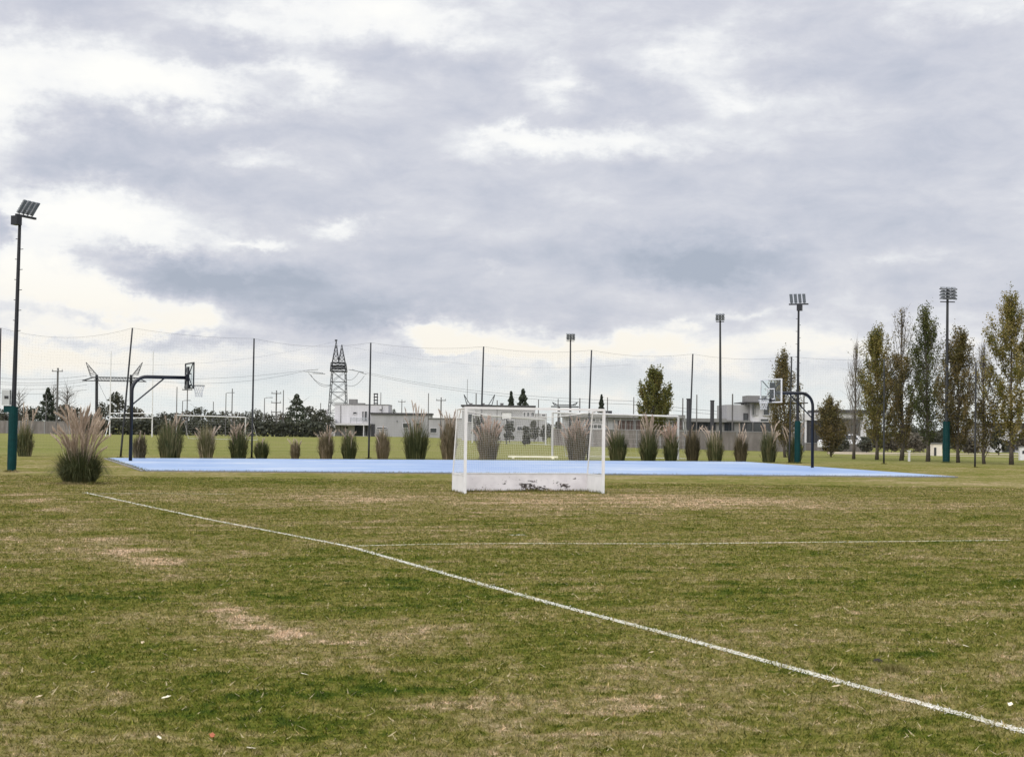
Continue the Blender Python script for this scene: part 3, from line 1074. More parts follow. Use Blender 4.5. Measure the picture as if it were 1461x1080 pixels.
def poplar(base, h, w, mat, seed, label, leaves=5200, sparse_top=0.0, bare=False, group='autumn poplars beyond the court', lowbush=.07, cat='tree', size=.108):
    rng = np.random.default_rng(seed)
    root = thing('poplar_tree', base, label, cat, group)
    tk = MB()
    n = 9
    wob = np.cumsum(rng.normal(0, .03, (n + 1, 2)), 0)
    wob[0] = 0
    axis = [Vector((wob[k, 0], wob[k, 1], h * .93 * k / n - (.05 if k == 0 else 0))) for k in range(n + 1)]
    tr_ = .013 * h
    tk.tube(axis, [tr_ * (1.25 if k == 0 else 1) * (1 - .88 * k / n) for k in range(n + 1)], 8)
    br = MB()
    C, S = [], []
    nbz = 64
    for k in range(nbz):
        u = lowbush * .8 + (.86 - lowbush * .8) * (k + rng.random()) / nbz
        a = k * 2.4 + rng.normal(0, .4)
        z0 = u * h
        rise = h * (.15 + .15 * rng.random()) * (1.1 - .35 * u)
        rise = min(rise, h * .99 - z0)
        x = (z0 + rise) / h
        L = w * .5 * (.55 + .55 * rng.random()) * max(.14, math.sin(PI * min(1, x) ** 1.28) ** .8 if x < .98 else .1)
        p0 = axis[0].lerp(axis[-1], min(1, z0 / (h * .93)))
        o = Vector((math.cos(a), math.sin(a), 0))
        mid = p0 + o * L * .66 + Vector((0, 0, rise * .42))
        tip = p0 + o * L + Vector((0, 0, rise))
        br.tube([p0, mid, tip], [.026 * (1.1 - u), .015, .004], 4, False)
        tw = 10
        bd = rng.random() ** .8 * 1.5 + .15              # some boughs full, some thin
        for q in range(tw):
            t = .12 + .88 * (q + rng.random()) / tw
            c = (p0.lerp(mid, t * 2) if t < .5 else mid.lerp(tip, t * 2 - 1))
            d = Vector(rng.normal(0, .22, 3)) + Vector((0, 0, .62)) + o * .10
            e = c + d * (.45 + .4 * rng.random())
            br.tube([c, e], [.008, .003], 3, False)
            dens = bd
            if sparse_top and e.z > h * (1 - sparse_top):
                dens = .07
            if rng.random() < .18:
                dens *= .15
            nl = int(1.55 * leaves / (nbz * tw) * dens * (.5 + rng.random()))
            if bare:
                nl = int(nl * .05 + (rng.random() < .2))
            if nl:
                uu = rng.random((nl, 1))
                pp = np.array(c)[None] * (1 - uu) + np.array(e)[None] * uu + rng.normal(0, .085, (nl, 3)) * np.array([1, 1, 1.5])
                C.append(pp)
                S.append(size * (.6 + .7 * rng.random(nl)))
    t = obj('trunk', tk, M['bark'], root, smooth=True)
    obj('branches', br, M['bark'] if not bare else M['bark_pale'], t)
    if C:
        V, Fq = cards(np.concatenate(C), np.concatenate(S), rng)
        npobj('crown', V, Fq, mat, root)
    return root


def pop_px(px, py, top, wpx, mat, seed, label, **kw):
    b = at(px, py)
    s = b.y / F
    return poplar(b, (py - top) * s, wpx * 1.28 * s, M[mat], seed, label, **kw)


pop_px(1251, 656, 473, 54, 'poplar_olive', 1, 'leftmost tall olive poplar of the row, right of the hoop', leaves=15000)
pop_px(1218, 655, 492, 24, 'poplar_brown', 2, 'thin bare leafless poplar at the left end of the row', leaves=3000, bare=True)
pop_px(1286, 657, 440, 54, 'poplar_brown', 3, 'tall brown poplar with a bare twiggy top', leaves=16000, sparse_top=.30, lowbush=.03)
pop_px(1324, 658.5, 442, 42, 'poplar_green', 4, 'narrow green pointed poplar left of the tall lamp mast', leaves=10500, lowbush=.09)
pop_px(1367, 660, 474, 56, 'poplar_brown', 5, 'bushy russet poplar just right of the tall lamp mast', leaves=14500)
pop_px(1404, 662, 490, 34, 'poplar_brown', 6, 'small nearly bare poplar between the two big right poplars', leaves=5200, sparse_top=.45, lowbush=.05)
pop_px(1443, 663, 424, 76, 'poplar_olive', 7, 'biggest poplar at the right edge of the row', leaves=19000, lowbush=.08)
pop_px(1186, 652, 574, 34, 'poplar_brown', 8, 'short brown conical young tree left of the poplar row', leaves=9000, lowbush=.03, cat='young tree')
b = gd(1120, 655, 92)
s = 92 / F
poplar(b, (655 - 508) * s, 54 * s, M['poplar_brown'], 9, 'brown poplar standing behind the right hoop board', leaves=9000)
b = gd(934, 640, 118)
s = 118 / F
poplar(b, (640 - 527) * s, 64 * s, M['poplar_olive'], 10, 'lone rounded olive tree above the long low house', leaves=12000, lowbush=.2, size=.16)


def conifer_mesh(rng, h=1.0):
    C, S = [], []
    n = 2200
    u = rng.random(n) ** .75
    z = .06 + .94 * u
    lay = .75 + .25 * np.sin(z * 46)
    r = .30 * (1 - z) ** .75 * lay * (.4 + .75 * rng.random(n) ** .8) + .01
    a = rng.random(n) * 2 * PI
    C = np.stack([r * np.cos(a), r * np.sin(a), z - .10 * r / .25], 1)
    S = .055 * (.6 + .8 * rng.random(n)) * (1.1 - .6 * z)
    return C, S


def far_tree(kind, base, h, w, label, group, seed, mat=None):
    rng = np.random.default_rng(seed)
    root = thing('conifer_tree' if kind == 'conifer' else 'bare_tree' if kind == 'bare' else 'broadleaf_tree', base, label, 'tree', group)
    tk = MB().tube([(0, 0, -.05), (0.02, 0, h * .4), (0, 0.03, h * .9)], [h * .02, h * .014, h * .003], 6)
    if kind == 'conifer':
        C, S = conifer_mesh(rng)
        C = C * np.array([w / .42, w / .42, h])
        S = S * h * 1.15
        mt = mat or M['conifer']
    elif kind == 'bare':
        C, S = None, None
        mt = None
    else:
        nc = 26
        u = rng.random(nc)
        th = rng.random(nc) * 2 * PI
        zc = h * (.16 + .72 * u)
        rc = w * .36 * np.sqrt(np.clip(1 - ((zc / h - .46) / .52) ** 2, .08, 1)) * np.sqrt(rng.random(nc))
        cc = np.stack([rc * np.cos(th), rc * np.sin(th), zc], 1)
        n = 1100
        k = rng.integers(0, nc, n)
        d = rng.normal(size=(n, 3))
        d /= np.linalg.norm(d, axis=1)[:, None]
        C = cc[k] + d * (w * .15 * (.55 + .6 * rng.random(n)))[:, None]
        C[:, 2] = np.clip(C[:, 2], .15, h)
        S = np.maximum(.2, w * .075) * (.6 + .8 * rng.random(n))
        mt = mat or M['far_dark']
    br = MB()
    for k in range(16 if kind != 'bare' else 60):
        u = .25 + .7 * rng.random()
        a = rng.random() * 2 * PI
        p = Vector((0, 0, u * h * .85))
        L = w * .42 * (.5 + .6 * rng.random())
        q = p + Vector((math.cos(a) * L, math.sin(a) * L, L * (.5 + .5 * rng.random())))
        br.tube([p, p.lerp(q, .5) + Vector((0, 0, L * .08)), q], [h * .005, h * .003, h * .0015], 4, False)
        if kind == 'bare':
            for j in range(3):
                e = q + Vector(rng.normal(0, .14 * w, 3)) + Vector((0, 0, .1 * w))
                br.tube([p.lerp(q, .5 + .16 * j), e], [h * .002, h * .001], 3, False)
    t = obj('trunk', tk, M['bark'], root)
    obj('branches', br, M['bark'], t)
    if C is not None:
        V, Fq = cards(C, S, rng, narrow=.7)
        npobj('crown', V, Fq, mt, root)
    return root


def far_px(kind, px, top, wpx, D, label, group, seed, mat=None):
    b = gd(px, top + 30, D)
    h = pt(px, top, D).z - b.z
    return far_tree(kind, b, h, wpx * D / F, label, group, seed, mat)


GT = 'dark trees beyond the far left fence'
far_px('conifer', 68, 553, 34, 240, 'dark pointed conifer above the far left concrete fence', GT, 21)
far_px('conifer', 423, 562, 44, 250, 'dark conifer with a pointed crown left of the lattice pylon', GT, 22)
far_px('bare', 96, 546, 36, 250, 'bare leafless tree between the utility pole and the crossarm pylon', GT, 23)
far_px('bare', 76, 541, 22, 260, 'bare thin tree left of the utility pole', GT, 24)
far_px('bare', 27, 553, 26, 260, 'bare wide tree right behind the left mast control box', GT, 25)
far_px('broad', 170, 558, 46, 250, 'dense dark tree rising between the rugby posts', GT, 26)
tl = [(6, 584, 34), (22, 590, 34), (44, 580, 36), (90, 578, 38), (106, 580, 30), (124, 592, 30), (150, 572, 32), (193, 580, 34), (212, 590, 30), (232, 588, 30),
      (250, 590, 30), (268, 586, 34), (286, 580, 30), (304, 586, 28), (320, 585, 30), (338, 588, 28), (354, 587, 28), (366, 582, 26), (384, 589, 30), (402, 588, 30),
      (440, 580, 34), (456, 584, 30), (468, 590, 24)]
for i, (px, top, w) in enumerate(tl):
    b = gd(px, top + 20, 262 + (i * 37) % 40)
    h = pt(px, top, b.y).z - b.z
    far_tree('broad', b, h, w * b.y / F * 1.15, 'low dark tree in the treeline behind the far left field', GT, 40 + i, M['far_brown'] if i % 4 == 3 else M['far_dark'])
GC = 'dark conifers above the roofs'
far_px('conifer', 729, 558, 20, 215, 'left of two dark conifers above the grey house roof', GC, 70)
far_px('conifer', 746, 554.5, 30, 215, 'right and larger of two dark conifers above the grey house roof', GC, 71)
far_px('conifer', 858, 563, 17, 190, 'lone small dark conifer above the right end of the goal crossbar', GC, 72)
far_px('broad', 559, 580, 14, 330, 'small dark treetop behind the white house upper storey', GC, 73)
GG = 'dark trees in front of the grey house'
for i, (px, top, w, base_y) in enumerate([(727, 597, 20, 632), (749, 606, 17, 637), (762, 598, 17, 631), (776, 604, 14, 632), (683, 590, 26, 629), (708, 604, 14, 631)]):
    b = at(px, base_y)
    h = pt(px, top, b.y).z - b.z
    far_tree('broad', b, h, w * b.y / F, ['dark shaggy tree left of centre behind the goal net', 'dark tub-shaped shrub lowest on the grass behind the goal net',
             'dark upright tree right of the tub-shaped shrub behind the net', 'small dark tree at the right corner of the grey house', 'dark tree behind the tan pampas inside the goal', 'slim dark tree left of the distant white backboard'][i], GG, 80 + i)
for i, (px, top, w, D) in enumerate([(771, 598, 16, 235), (783, 602, 18, 240), (797, 600, 16, 230), (810, 604, 14, 225)]):
    far_px('broad', px, top, w, D, 'dark tree in the gap between the grey house and the long low house', 'trees between the houses', 130 + i)
GS = 'dark shrubs behind the poplars'
for i, (px, top, w, D) in enumerate([(1303, 618, 40, 120), (1338, 616, 40, 125), (1382, 622, 34, 118), (1236, 624, 30, 118), (1272, 622, 28, 122), (1425, 606, 26, 112), (1462, 612, 26, 108), (1200, 616, 26, 122)]):
    far_px('broad', px, top, w, D, ['dark shrub between the brown and green poplars', 'dark shrub left of the beige kiosk', 'dark shrub right of the russet poplar', 'dark shrub right of the bare poplar',
           'dark shrub between the olive and brown poplars', 'olive shrub by the far right house corner', 'dark shrub at the right edge before the house', 'brownish shrub behind the conical young tree'][i], GS, 90 + i, M['far_dark'] if i % 2 else M['far_brown'])


# clipped hedge in front of the treeline
def hedge(x0, x1, ytop, D, label, seed):
    rng = np.random.default_rng(seed)
    a, b = gd(x0, 605, D), gd(x1, 610, D)
    h = pt((x0 + x1) / 2, ytop, D).z - a.z
    root = thing('hedge', (a + b) / 2, label, 'hedge')
    n = 5200
    L = (b - a).length
    C = np.stack([(rng.random(n) - .5) * L, rng.normal(0, .6, n), h * rng.random(n) ** .8 * (1 + .08 * np.sin(rng.random(n) * 9))], 1)
    V, Fq = cards(C, .5 * (.6 + .8 * rng.random(n)), rng, narrow=.8)
    npobj('foliage', V, Fq, M['far_dark'], root)
    st = MB()
    for k in range(40):
        x = -L / 2 + L * (k + .5) / 40
        st.tube([(x, 0, -.05), (x + .1, 0, h * .8)], .05, 5)
    obj('stems', st, M['bark'], root)


hedge(112, 462, 601.5, 238, 'long low dark hedge along the far edge of the left field', 5)

hedge(1236, 1560, 622, 168, 'low dark hedge far behind the poplar row on the right', 6)
for i, (px, top, w) in enumerate([(1244, 612, 40), (1300, 606, 46), (1318, 612, 40), (1346, 610, 40), (1386, 612, 40), (1412, 604, 34), (1476, 600, 40)]):
    far_px('broad', px, top, w, 180 + 7 * i, 'hazy dark tree low behind the right poplar trunks', 'far trees behind the poplars', 400 + i, M['far_dark'] if i % 2 else M['far_brown'])

# ------------------------------------------------------------------ walls
def long_wall(a, b, h, th, mat, label, cat, bay):
    root = thing('concrete_wall', (a + b) / 2, label, cat)
    d = b - a
    L = d.length
    t = Vector((d.x, d.y, 0)).normalized()
    rz = math.atan2(t.y, t.x)
    zm = min(a.z, b.z)
    obj('panel', MB().box(((a + b) / 2 + Vector((0, 0, h / 2))), (L, th, h), rz), mat, root, True)
    n = int(L / bay)
    mb = MB()
    for k in range(n + 1):
        p = a.lerp(b, k / n)
        mb.box(p + Vector((0, 0, h / 2 + .04)), (.16, th + .12, h + .1), rz)
    o = obj('pilasters', mb, M['wall_mid'], root, True)
    obj('coping', MB().box(((a + b) / 2 + Vector((0, 0, h + .035))), (L - .1, th + .06, .07), rz), M['wall_mid'], root, True)
    return root


a, b = gd(-60, 618, 236), gd(118, 620, 232)
long_wall(a, b, 1.95, .14, M['concrete'], 'grey concrete panel fence at the far left below the conifers', 'wall', 2.1)
a, b = gd(788, 640, 143), gd(1135, 644, 116)
long_wall(a, b, 1.55, .16, M['concrete'], 'long grey stained concrete wall behind the right pampas clumps', 'wall', 3.0)
a, b = gd(1150, 641, 128), gd(1236, 643, 122)
long_wall(a, b, .6, .14, M['concrete'], 'low grey kerb wall in front of the carport', 'wall', 3.0)


# ------------------------------------------------------------------ houses
def blk(mb, D, x0, x1, y0, y1, dep, z0=None, yoff=0):
    """box whose front face shows between these pixel bounds at depth D; y1 None = to the ground"""
    xm = (x0 + x1) / 2
    pl, pr = pt(x0, (y0 + (y1 or y0 + 30)) / 2, D), pt(x1, (y0 + (y1 or y0 + 30)) / 2, D)
    zt = pt(xm, y0, D).z
    zb = gz(D) - .02 if y1 is None else pt(xm, y1, D).z
    mb.box(((pl.x + pr.x) / 2, D + dep / 2 + yoff, (zt + zb) / 2), (pr.x - pl.x, dep, zt - zb))
    return mb


def house(label, px, D):
    return thing('house', gd(px, 615, D), label, 'house')


def window(h, D, x0, x1, y0, y1, frame='wall_white', proud=.05, nx_=0):
    w = obj('window', blk(MB(), D, x0, x1, y0, y1, .12, yoff=-proud), M['glass'], h, True)
    fm = MB()
    t = .09
    pl, pr = pt(x0, (y0 + y1) / 2, D), pt(x1, (y0 + y1) / 2, D)
    zt, zb = pt((x0 + x1) / 2, y0, D).z, pt((x0 + x1) / 2, y1, D).z
    fm.box(((pl.x + pr.x) / 2, D - proud, zt + t / 2), (pr.x - pl.x + 2 * t, .16, t))
    fm.box(((pl.x + pr.x) / 2, D - proud, zb - t / 2), (pr.x - pl.x + 2 * t, .2, t))
    for q, xx in ((-1, pl.x), (1, pr.x)):
        fm.box((xx + q * t / 2, D - proud, (zt + zb) / 2), (t, .16, zt - zb))
    for k in range(nx_):
        fm.box((pl.x + (pr.x - pl.x) * (k + 1) / (nx_ + 1), D - proud - .04, (zt + zb) / 2), (.06, .12, zt - zb))
    obj('frame', fm, M[frame], w, True)
    return w


# white two storey house, left of centre
D = 290
h = house('white two-storey flat-roofed house with a low wing, below the lattice pylon', 520, D)
w = obj('wall', blk(MB(), D, 477.5, 554, 577.5, None, 9), M['wall_white'], h, True)
mb = MB()
blk(mb, D - 2.5, 452, 478, 598.5, None, 7)
blk(mb, D - 2.6, 478, 528, 604, 606.5, 2.5)
obj('wing', mb, M['wall_white'], h, True)
mb = blk(MB(), D - 1.2, 529, 614, 591.5, None, 8)
obj('garage_wing', mb, M['wall_grey'], h, True)
obj('roof_slab', blk(MB(), D - 1.5, 528, 615.5, 589, 591.4, 8.4), M['roof_dark'], h, True)
obj('chimney', blk(MB(), D - 1, 463, 467, 584, 598.4, 1), M['wall_white'], h, True)
mb = blk(MB(), D + 2, 497.5, 509, 569.5, 577.4, 2)
blk(mb, D + 2, 509.1, 520, 575, 577.4, 2)
obj('roof_tank', mb, M['wall_mid'], h, True)
window(h, D, 504, 509, 588, 590)
window(h, D, 520.5, 523.5, 587, 600)
window(h, D, 517, 518.6, 587, 599)
window(h, D - 2.5, 470, 476, 609, 611)
window(h, D, 490, 497, 609, 611)
window(h, D, 506, 518, 606.8, 622)
window(h, D, 519, 527.5, 606.8, 622, nx_=2)
window(h, D - 1.2, 538, 552, 610, 611.6)
dr = obj('door', blk(MB(), D - 1.2, 529.5, 535, 605, 623.5, .1, yoff=-.06), M['dark_panel'], h, True)
bl = MB()
for k in range(4):
    a, b = pt(500, 596 + k * 1.4, D - 2.4), pt(527, 596.3 + k * 1.4, D - 2.4)
    bl.tube([a, b], .05, 5)
for xx in (500, 509, 518, 527):
    bl.tube([pt(xx, 595.6, D - 2.4), pt(xx, 604, D - 2.4)], .05, 5)
obj('balcony_rail', bl, M['grey_metal'], h, True)
mb = MB()
for xx in (519, 527):
    mb.tube([pt(xx, 606, D - 2.4), gd(xx, 620, D - 2.4)], .12, 6)
obj('porch_column', mb, M['wall_white'], h, True)

obj('roof_coping', blk(MB(), D - .1, 477, 554.4, 576.6, 577.4, 9.2), M['wall_mid'], h, True)
for xx in (486, 545):
    obj('drain_pipe', MB().tube([pt(xx, 578.5, D - .12), gd(xx, 615, D - .12)], .07, 6), M['wall_mid'], h, True)
obj('air_conditioner', blk(MB(), D - .5, 541, 544.5, 581.5, 583.6, .4), M['old_white'], h, True)
obj('wall_lamp', blk(MB(), D - 1.4, 566, 567, 600, 601.6, .2), M['dark_panel'], h, True)
window(h, D - 1.2, 575, 584, 604, 610)
window(h, D - 1.2, 594, 600, 604, 610)

# grey house extension / next house right of it
D = 270
h = house('plain grey block house with a flat roof, between the white house and the goal', 630, D)
obj('wall', blk(MB(), D, 611, 660, 597.5, None, 9), M['wall_grey'], h, True)
obj('roof', blk(MB(), D - .2, 610.5, 660.5, 596.4, 597.4, 9.4), M['wall_mid'], h, True)
window(h, D, 614, 623, 611, 617)
window(h, D, 636, 642, 604, 608)

# grey house behind the hockey goal
D = 205
h = house('grey two-storey house with a long flat roof, behind the hockey goal', 712, D)
obj('wall', blk(MB(), D, 659, 763.5, 580.5, None, 10), M['wall_grey'], h, True)
obj('roof', blk(MB(), D - .4, 657.5, 764.5, 578, 580.4, 10.8), M['roof_dark'], h, True)
obj('annex', blk(MB(), D - 1, 764, 780, 590, None, 7), M['wall_grey'], h, True)
for x0, x1 in ((747, 749.5), (752, 755.2), (758, 762)):
    window(h, D, x0, x1, 588.5, 594)
window(h, D - 1, 773, 778, 590.9, 594)
window(h, D, 738, 752, 609, 614, nx_=1)
window(h, D, 722, 733, 600, 609, nx_=1)
window(h, D, 668, 676, 591, 602)
for xx, sz in ((672, .4), (690, .3), (716, .45)):
    c_ = pt(xx, 579, D + 3)
    obj('roof_vent', MB().box(c_, (sz, sz, .6)).box(c_ + Vector((0, 0, .34)), (sz * 1.3, sz * 1.3, .07)), M['wall_mid'], h, True)

# long low house right of the goal
D = 165
h = house('long low single-storey house with a brown window band, right of the hockey goal', 885, D)
obj('wall', blk(MB(), D, 806, 975, 596, None, 9), M['wall_grey'], h, True)
obj('roof', blk(MB(), D - .6, 804, 978, 591, 595.9, 10), M['wall_mid'], h, True)
for x0, x1 in ((881, 892), (893, 905), (907, 921), (960, 973)):
    o = obj('window', blk(MB(), D, x0, x1, 600, 613, .1, yoff=-.06), M['brown_panel'], h, True)
    m2 = MB()
    for k in range(3):
        xx = x0 + (x1 - x0) * k / 2
        m2.box((pt(xx, 606, D).x, D - .1, pt(xx, 606.5, D).z), (.07, .1, pt(xx, 599.6, D).z - pt(xx, 613.4, D).z))
    obj('frame', m2, M['wall_mid'], o, True)
for xx in (846, 930, 951):
    obj('roof_vent', blk(MB(), D + 2, xx, xx + 3.5, 587.6, 591, .6), M['wall_mid'], h, True)
obj('water_tank', MB().tube([pt(868, 591, D + 3), pt(868, 586.2, D + 3)], .42, 12), M['dark_panel'], h, True)
for xx in (876, 925, 956):
    obj('drain_pipe', MB().tube([pt(xx, 596.2, D - .08), gd(xx, 620, D - .08)], .05, 6), M['wall_mid'], h, True)
for k in range(5):
    window(h, D, 812 + 11 * k, 816 + 11 * k, 597, 601)
window(h, D, 835, 858, 606, 611, nx_=3)

# modern house behind the right hoop
D = 185
h = house('modern white house with a rounded upper floor and dark glazed ground floor, right', 1090, D)
obj('wall', blk(MB(), D + 1, 1037, 1069, 577.5, None, 9), M['wall_grey'], h, True)
up_ = MB()
pl, pr = pt(1071, 590, D), pt(1112, 590, D)
zt, zb = pt(1090, 575.2, D).z, pt(1090, 602, D).z
n = 14
cxx, hw = (pl.x + pr.x) / 2, (pr.x - pl.x) / 2
k0 = len(up_.v)
ringp = []
for k in range(n + 1):
    a = PI * k / n
    ringp.append((cxx - hw * math.copysign(abs(math.cos(a)) ** .55, math.cos(a)), D + 1.6 - 1.6 * math.sin(a) ** .7))
ringp += [(cxx + hw, D + 8), (cxx - hw, D + 8)]
for z in (zb, zt):
    for x, y in ringp:
        up_.v.append((x, y, z))
mR = len(ringp)
for k in range(mR):
    up_.f.append((k, (k + 1) % mR, mR + (k + 1) % mR, mR + k))
up_.f.append(tuple(range(mR))[::-1])
up_.f.append(tuple(range(mR, 2 * mR)))
obj('upper_floor', up_, M['wall_white'], h, True)
obj('roof_slab', blk(MB(), D - 1.2, 1064, 1153, 573.6, 575.1, 10), M['roof_dark'], h, True)
obj('parapet', blk(MB(), D + .6, 1066, 1094, 564.5, 573.5, 4), M['wall_mid'], h, True)
mb = blk(MB(), D - .5, 985, 1037, 597, 602, 9)
blk(mb, D - .5, 1037.1, 1071, 599.5, 602, 9)
obj('canopy', mb, M['wall_mid'], h, True)
gf = obj('ground_floor', blk(MB(), D, 986, 1150, 602.1, None, 8), M['wall_mid'], h, True)
for x0, x1 in ((987, 1000), (1002, 1020), (1034, 1046), (1058, 1072), (1076, 1098), (1102, 1110)):
    window(h, D, x0, x1, 603.5, 617.5, 'dark_panel', nx_=1)
window(h, D + 1, 1061.5, 1066, 590.5, 602, 'dark_panel')
for x0, x1 in ((1073, 1075), (1078, 1080.5)):
    window(h, D + .35, x0, x1, 576, 592, 'wall_grey', proud=.25)
window(h, D - .02, 1089, 1097, 577, 592, 'wall_white', proud=.1)
window(h, D - .02, 1085, 1096, 598, 601, 'wall_white', proud=.1)
# flues standing on the low roof
for (px, t_, b_, w_, lab) in ((982.5, 570, 600, .34, 'taller dark round flue standing by a fence post on the low roof'), (1016, 572.5, 600, .3, 'shorter dark round flue left of the slim mast')):
    p = gd(px, 600, 178)
    zt = pt(px, t_, 178).z - p.z
    r = thing('flue_pipe', p, lab, 'flue')
    obj('pipe', MB().tube([(0, 0, 0), (0, 0, zt)], w_ * .8, 10), M['dark_panel'], r)
    obj('cap', MB().tube([(0, 0, zt + .002), (0, 0, zt + .12)], w_ * .95, 10), M['dark_panel'], r)

# carport house
D = 140
h = house('white flat-roofed house with a dark carport, left of the poplars', 1190, D)
mb = blk(MB(), D, 1147, 1176, 590.5, 599.6, 8)
blk(mb, D, 1176, 1236, 589, 596, 8)
obj('fascia', mb, M['wall_white'], h, True)
obj('roof', blk(MB(), D - .3, 1178, 1238, 584.5, 588.9, 8.6), M['roof_dark'], h, True)
obj('wall', blk(MB(), D + 5, 1150, 1236, 597, None, .3), M['wall_mid'], h, True)
o = obj('carport_door', blk(MB(), D + .2, 1151, 1171, 599.7, None, .2), M['dark_panel'], h, True)
mb = MB()
for k in range(6):
    xx = 1152 + k * 3.6
    mb.box((pt(xx, 620, D).x, D + .15, (pt(xx, 600, D).z + gz(D)) / 2), (.05, .08, pt(xx, 600, D).z - gz(D)))
obj('door_slat', mb, M['roof_dark'], o, True)
mb = blk(MB(), D + .1, 1148, 1150.8, 599.7, None, .3)
blk(mb, D + .1, 1228, 1236, 596.2, None, .4)
obj('pillar', mb, M['wall_white'], h, True)

# house at the right edge
D = 134
h = house('white house with a dark roof box at the far right, behind the biggest poplar', 1450, D)
obj('wall', blk(MB(), D, 1417, 1500, 612, None, 8), M['wall_white'], h, True)
obj('roof_box', blk(MB(), D + .3, 1419, 1500, 603.5, 611.9, 7.4), M['dark_panel'], h, True)
window(h, D, 1412 + 7, 1424, 624, 632, 'wall_white')
window(h, D, 1431, 1446, 630, 643, 'dark_panel', nx_=2)
window(h, D, 1450, 1460, 628, 640, 'dark_panel', nx_=1)
obj('wall_side', blk(MB(), D + 2, 1396, 1417, 606, None, 5), M['wall_grey'], h, True)

# small things on the right
p = gd(1338, 650, 105)
k_ = thing('kiosk', p, 'small beige hut with a dark doorway left of the green mast base', 'hut')
zt = pt(1338, 633.5, 105).z - p.z
obj('wall', MB().box((0, .5, zt / 2), (.62, 1.0, zt)), M['wall_beige'], k_)
obj('roof', MB().box((0, .5, zt + .031), (.74, 1.12, .06)), M['wall_mid'], k_)
obj('door', MB().box((-.19, -.012, zt * .36), (.16, .03, zt * .7)), M['dark_panel'], k_)
p = at(1297, 658)
k_ = thing('marker_post', p, 'short white post with a cap on the grass before the brown poplar', 'post')
zt = pt(1297, 644, p.y).z - p.z
obj('shaft', MB().box((0, 0, zt / 2), (.11, .11, zt)), M['old_white'], k_)
obj('cap', MB().box((0, 0, zt + .03), (.2, .16, .055)), M['old_white'], k_)
p = at(1458.5, 656.5)
k_ = thing('meter_box', p, 'white meter box on the grass at the right edge', 'meter box')
zt = pt(1458.5, 638, p.y).z - p.z
obj('cabinet', MB().box((0, 0, zt / 2), (.36, .3, zt)), M['white_paint'], k_)
obj('roof', MB().box((0, 0, zt + .03), (.44, .38, .055)), M['wall_mid'], k_)
obj('hatch', MB().box((.02, -.156, zt * .62), (.14, .014, .2)), M['dark_panel'], k_)
# parked car, seen between the trunks
p = gd(1205, 645, 125)
k_ = thing('parked_car', p, 'white parked car with dark windows, between the young tree and bare poplar', 'car', rz=math.radians(12))
prof = [(-2.1, .35), (-2.1, .8), (-1.95, .95), (-1.2, 1.0), (-.55, 1.42), (.7, 1.46), (1.45, 1.05), (2.05, .92), (2.15, .6), (2.1, .35)]
mb = MB()
for y in (-.82, .82):
    for x, z in prof:
        mb.v.append((x, y * (.86 if z > 1.1 else 1), z))
n = len(prof)
for i in range(n):
    mb.f.append((i, (i + 1) % n, n + (i + 1) % n, n + i))
mb.f.append(tuple(range(n)))
mb.f.append(tuple(range(n, 2 * n))[::-1])
obj('body', mb, M['car_white'], k_)
mb = MB()
for a, b in (((-1.0, 1.05), (-.5, 1.36)), ((-.4, 1.38), (.6, 1.4))):
    mb.quad((a[0], -.835, 1.04), (b[0] + (.3 if b[0] > 0 else 0), -.835, 1.04), (b[0], -.73, b[1]), (a[0] + (.42 if a[0] < -.5 else 0), -.73, a[1] + (.28 if a[0] < -.5 else 0)))
obj('window', mb, M['glass'], k_)
for x in (-1.35, 1.35):
    for y in (-.78, .78):
        obj('wheel', MB().tube([(x, y - .1, .32), (x, y + .1, .32)], .32, 16), M['rubber'], k_)

# dirt road at the right, behind the trees
mb = MB()
for px, y0, y1 in ((1180, 647.5, 644.5), (1300, 649.5, 646), (1461, 652.5, 648), (1600, 655, 650)):
    a, b = at(px, y0), at(px, y1)
    mb.v += [(a.x, a.y, gz(a.y) + .006), (b.x, b.y, gz(b.y) + .006)]
mb.f = [(0, 2, 3, 1), (2, 4, 5, 3), (4, 6, 7, 5)]
m, nt = new_mat('dirt')
g = nt.new('ShaderNodeNewGeometry')
finish(nt, bsdf(nt, nt.ramp(nt.noise(g.outputs['Position'], .8, 6, .7), [(.3, (.26, .21, .15)), (.7, (.42, .35, .27))]), .95, 0, .1))
tag(obj('road', mb, m), kind='structure')

# ------------------------------------------------------------------ pylons, poles and cables
def lat(mb, legs, nseg, r=.05):
    """legs: list of (bottom, top); braces between neighbours"""
    L = len(legs)
    r = r * .72
    for a, b in legs:
        mb.tube([a, b], r * 1.6, 4, False)
    for i in range(L):
        a0, a1 = legs[i]
        b0, b1 = legs[(i + 1) % L]
        for k in range(nseg):
            u, v = k / nseg, (k + 1) / nseg
            p, q = a0.lerp(a1, u), a0.lerp(a1, v)
            s, t = b0.lerp(b1, u), b0.lerp(b1, v)
            mb.tube([p, t], r, 3, False)
            mb.tube([s, q], r, 3, False)
            mb.tube([q, t], r, 3, False)


D = 420
base = gd(482, 606, D)
r = thing('lattice_pylon', base, 'dark steel lattice pylon with twin peaks above the white house', 'pylon', 'power pylons')


def sq(px0, px1, py, D, dep):
    a, b = pt(px0, py, D - dep), pt(px1, py, D - dep)
    w = (b.x - a.x)
    z = pt((px0 + px1) / 2, py, D).z
    return [Vector((a.x, D - w / 2, z)), Vector((b.x, D - w / 2, z)), Vector((b.x, D + w / 2, z)), Vector((a.x, D + w / 2, z))]


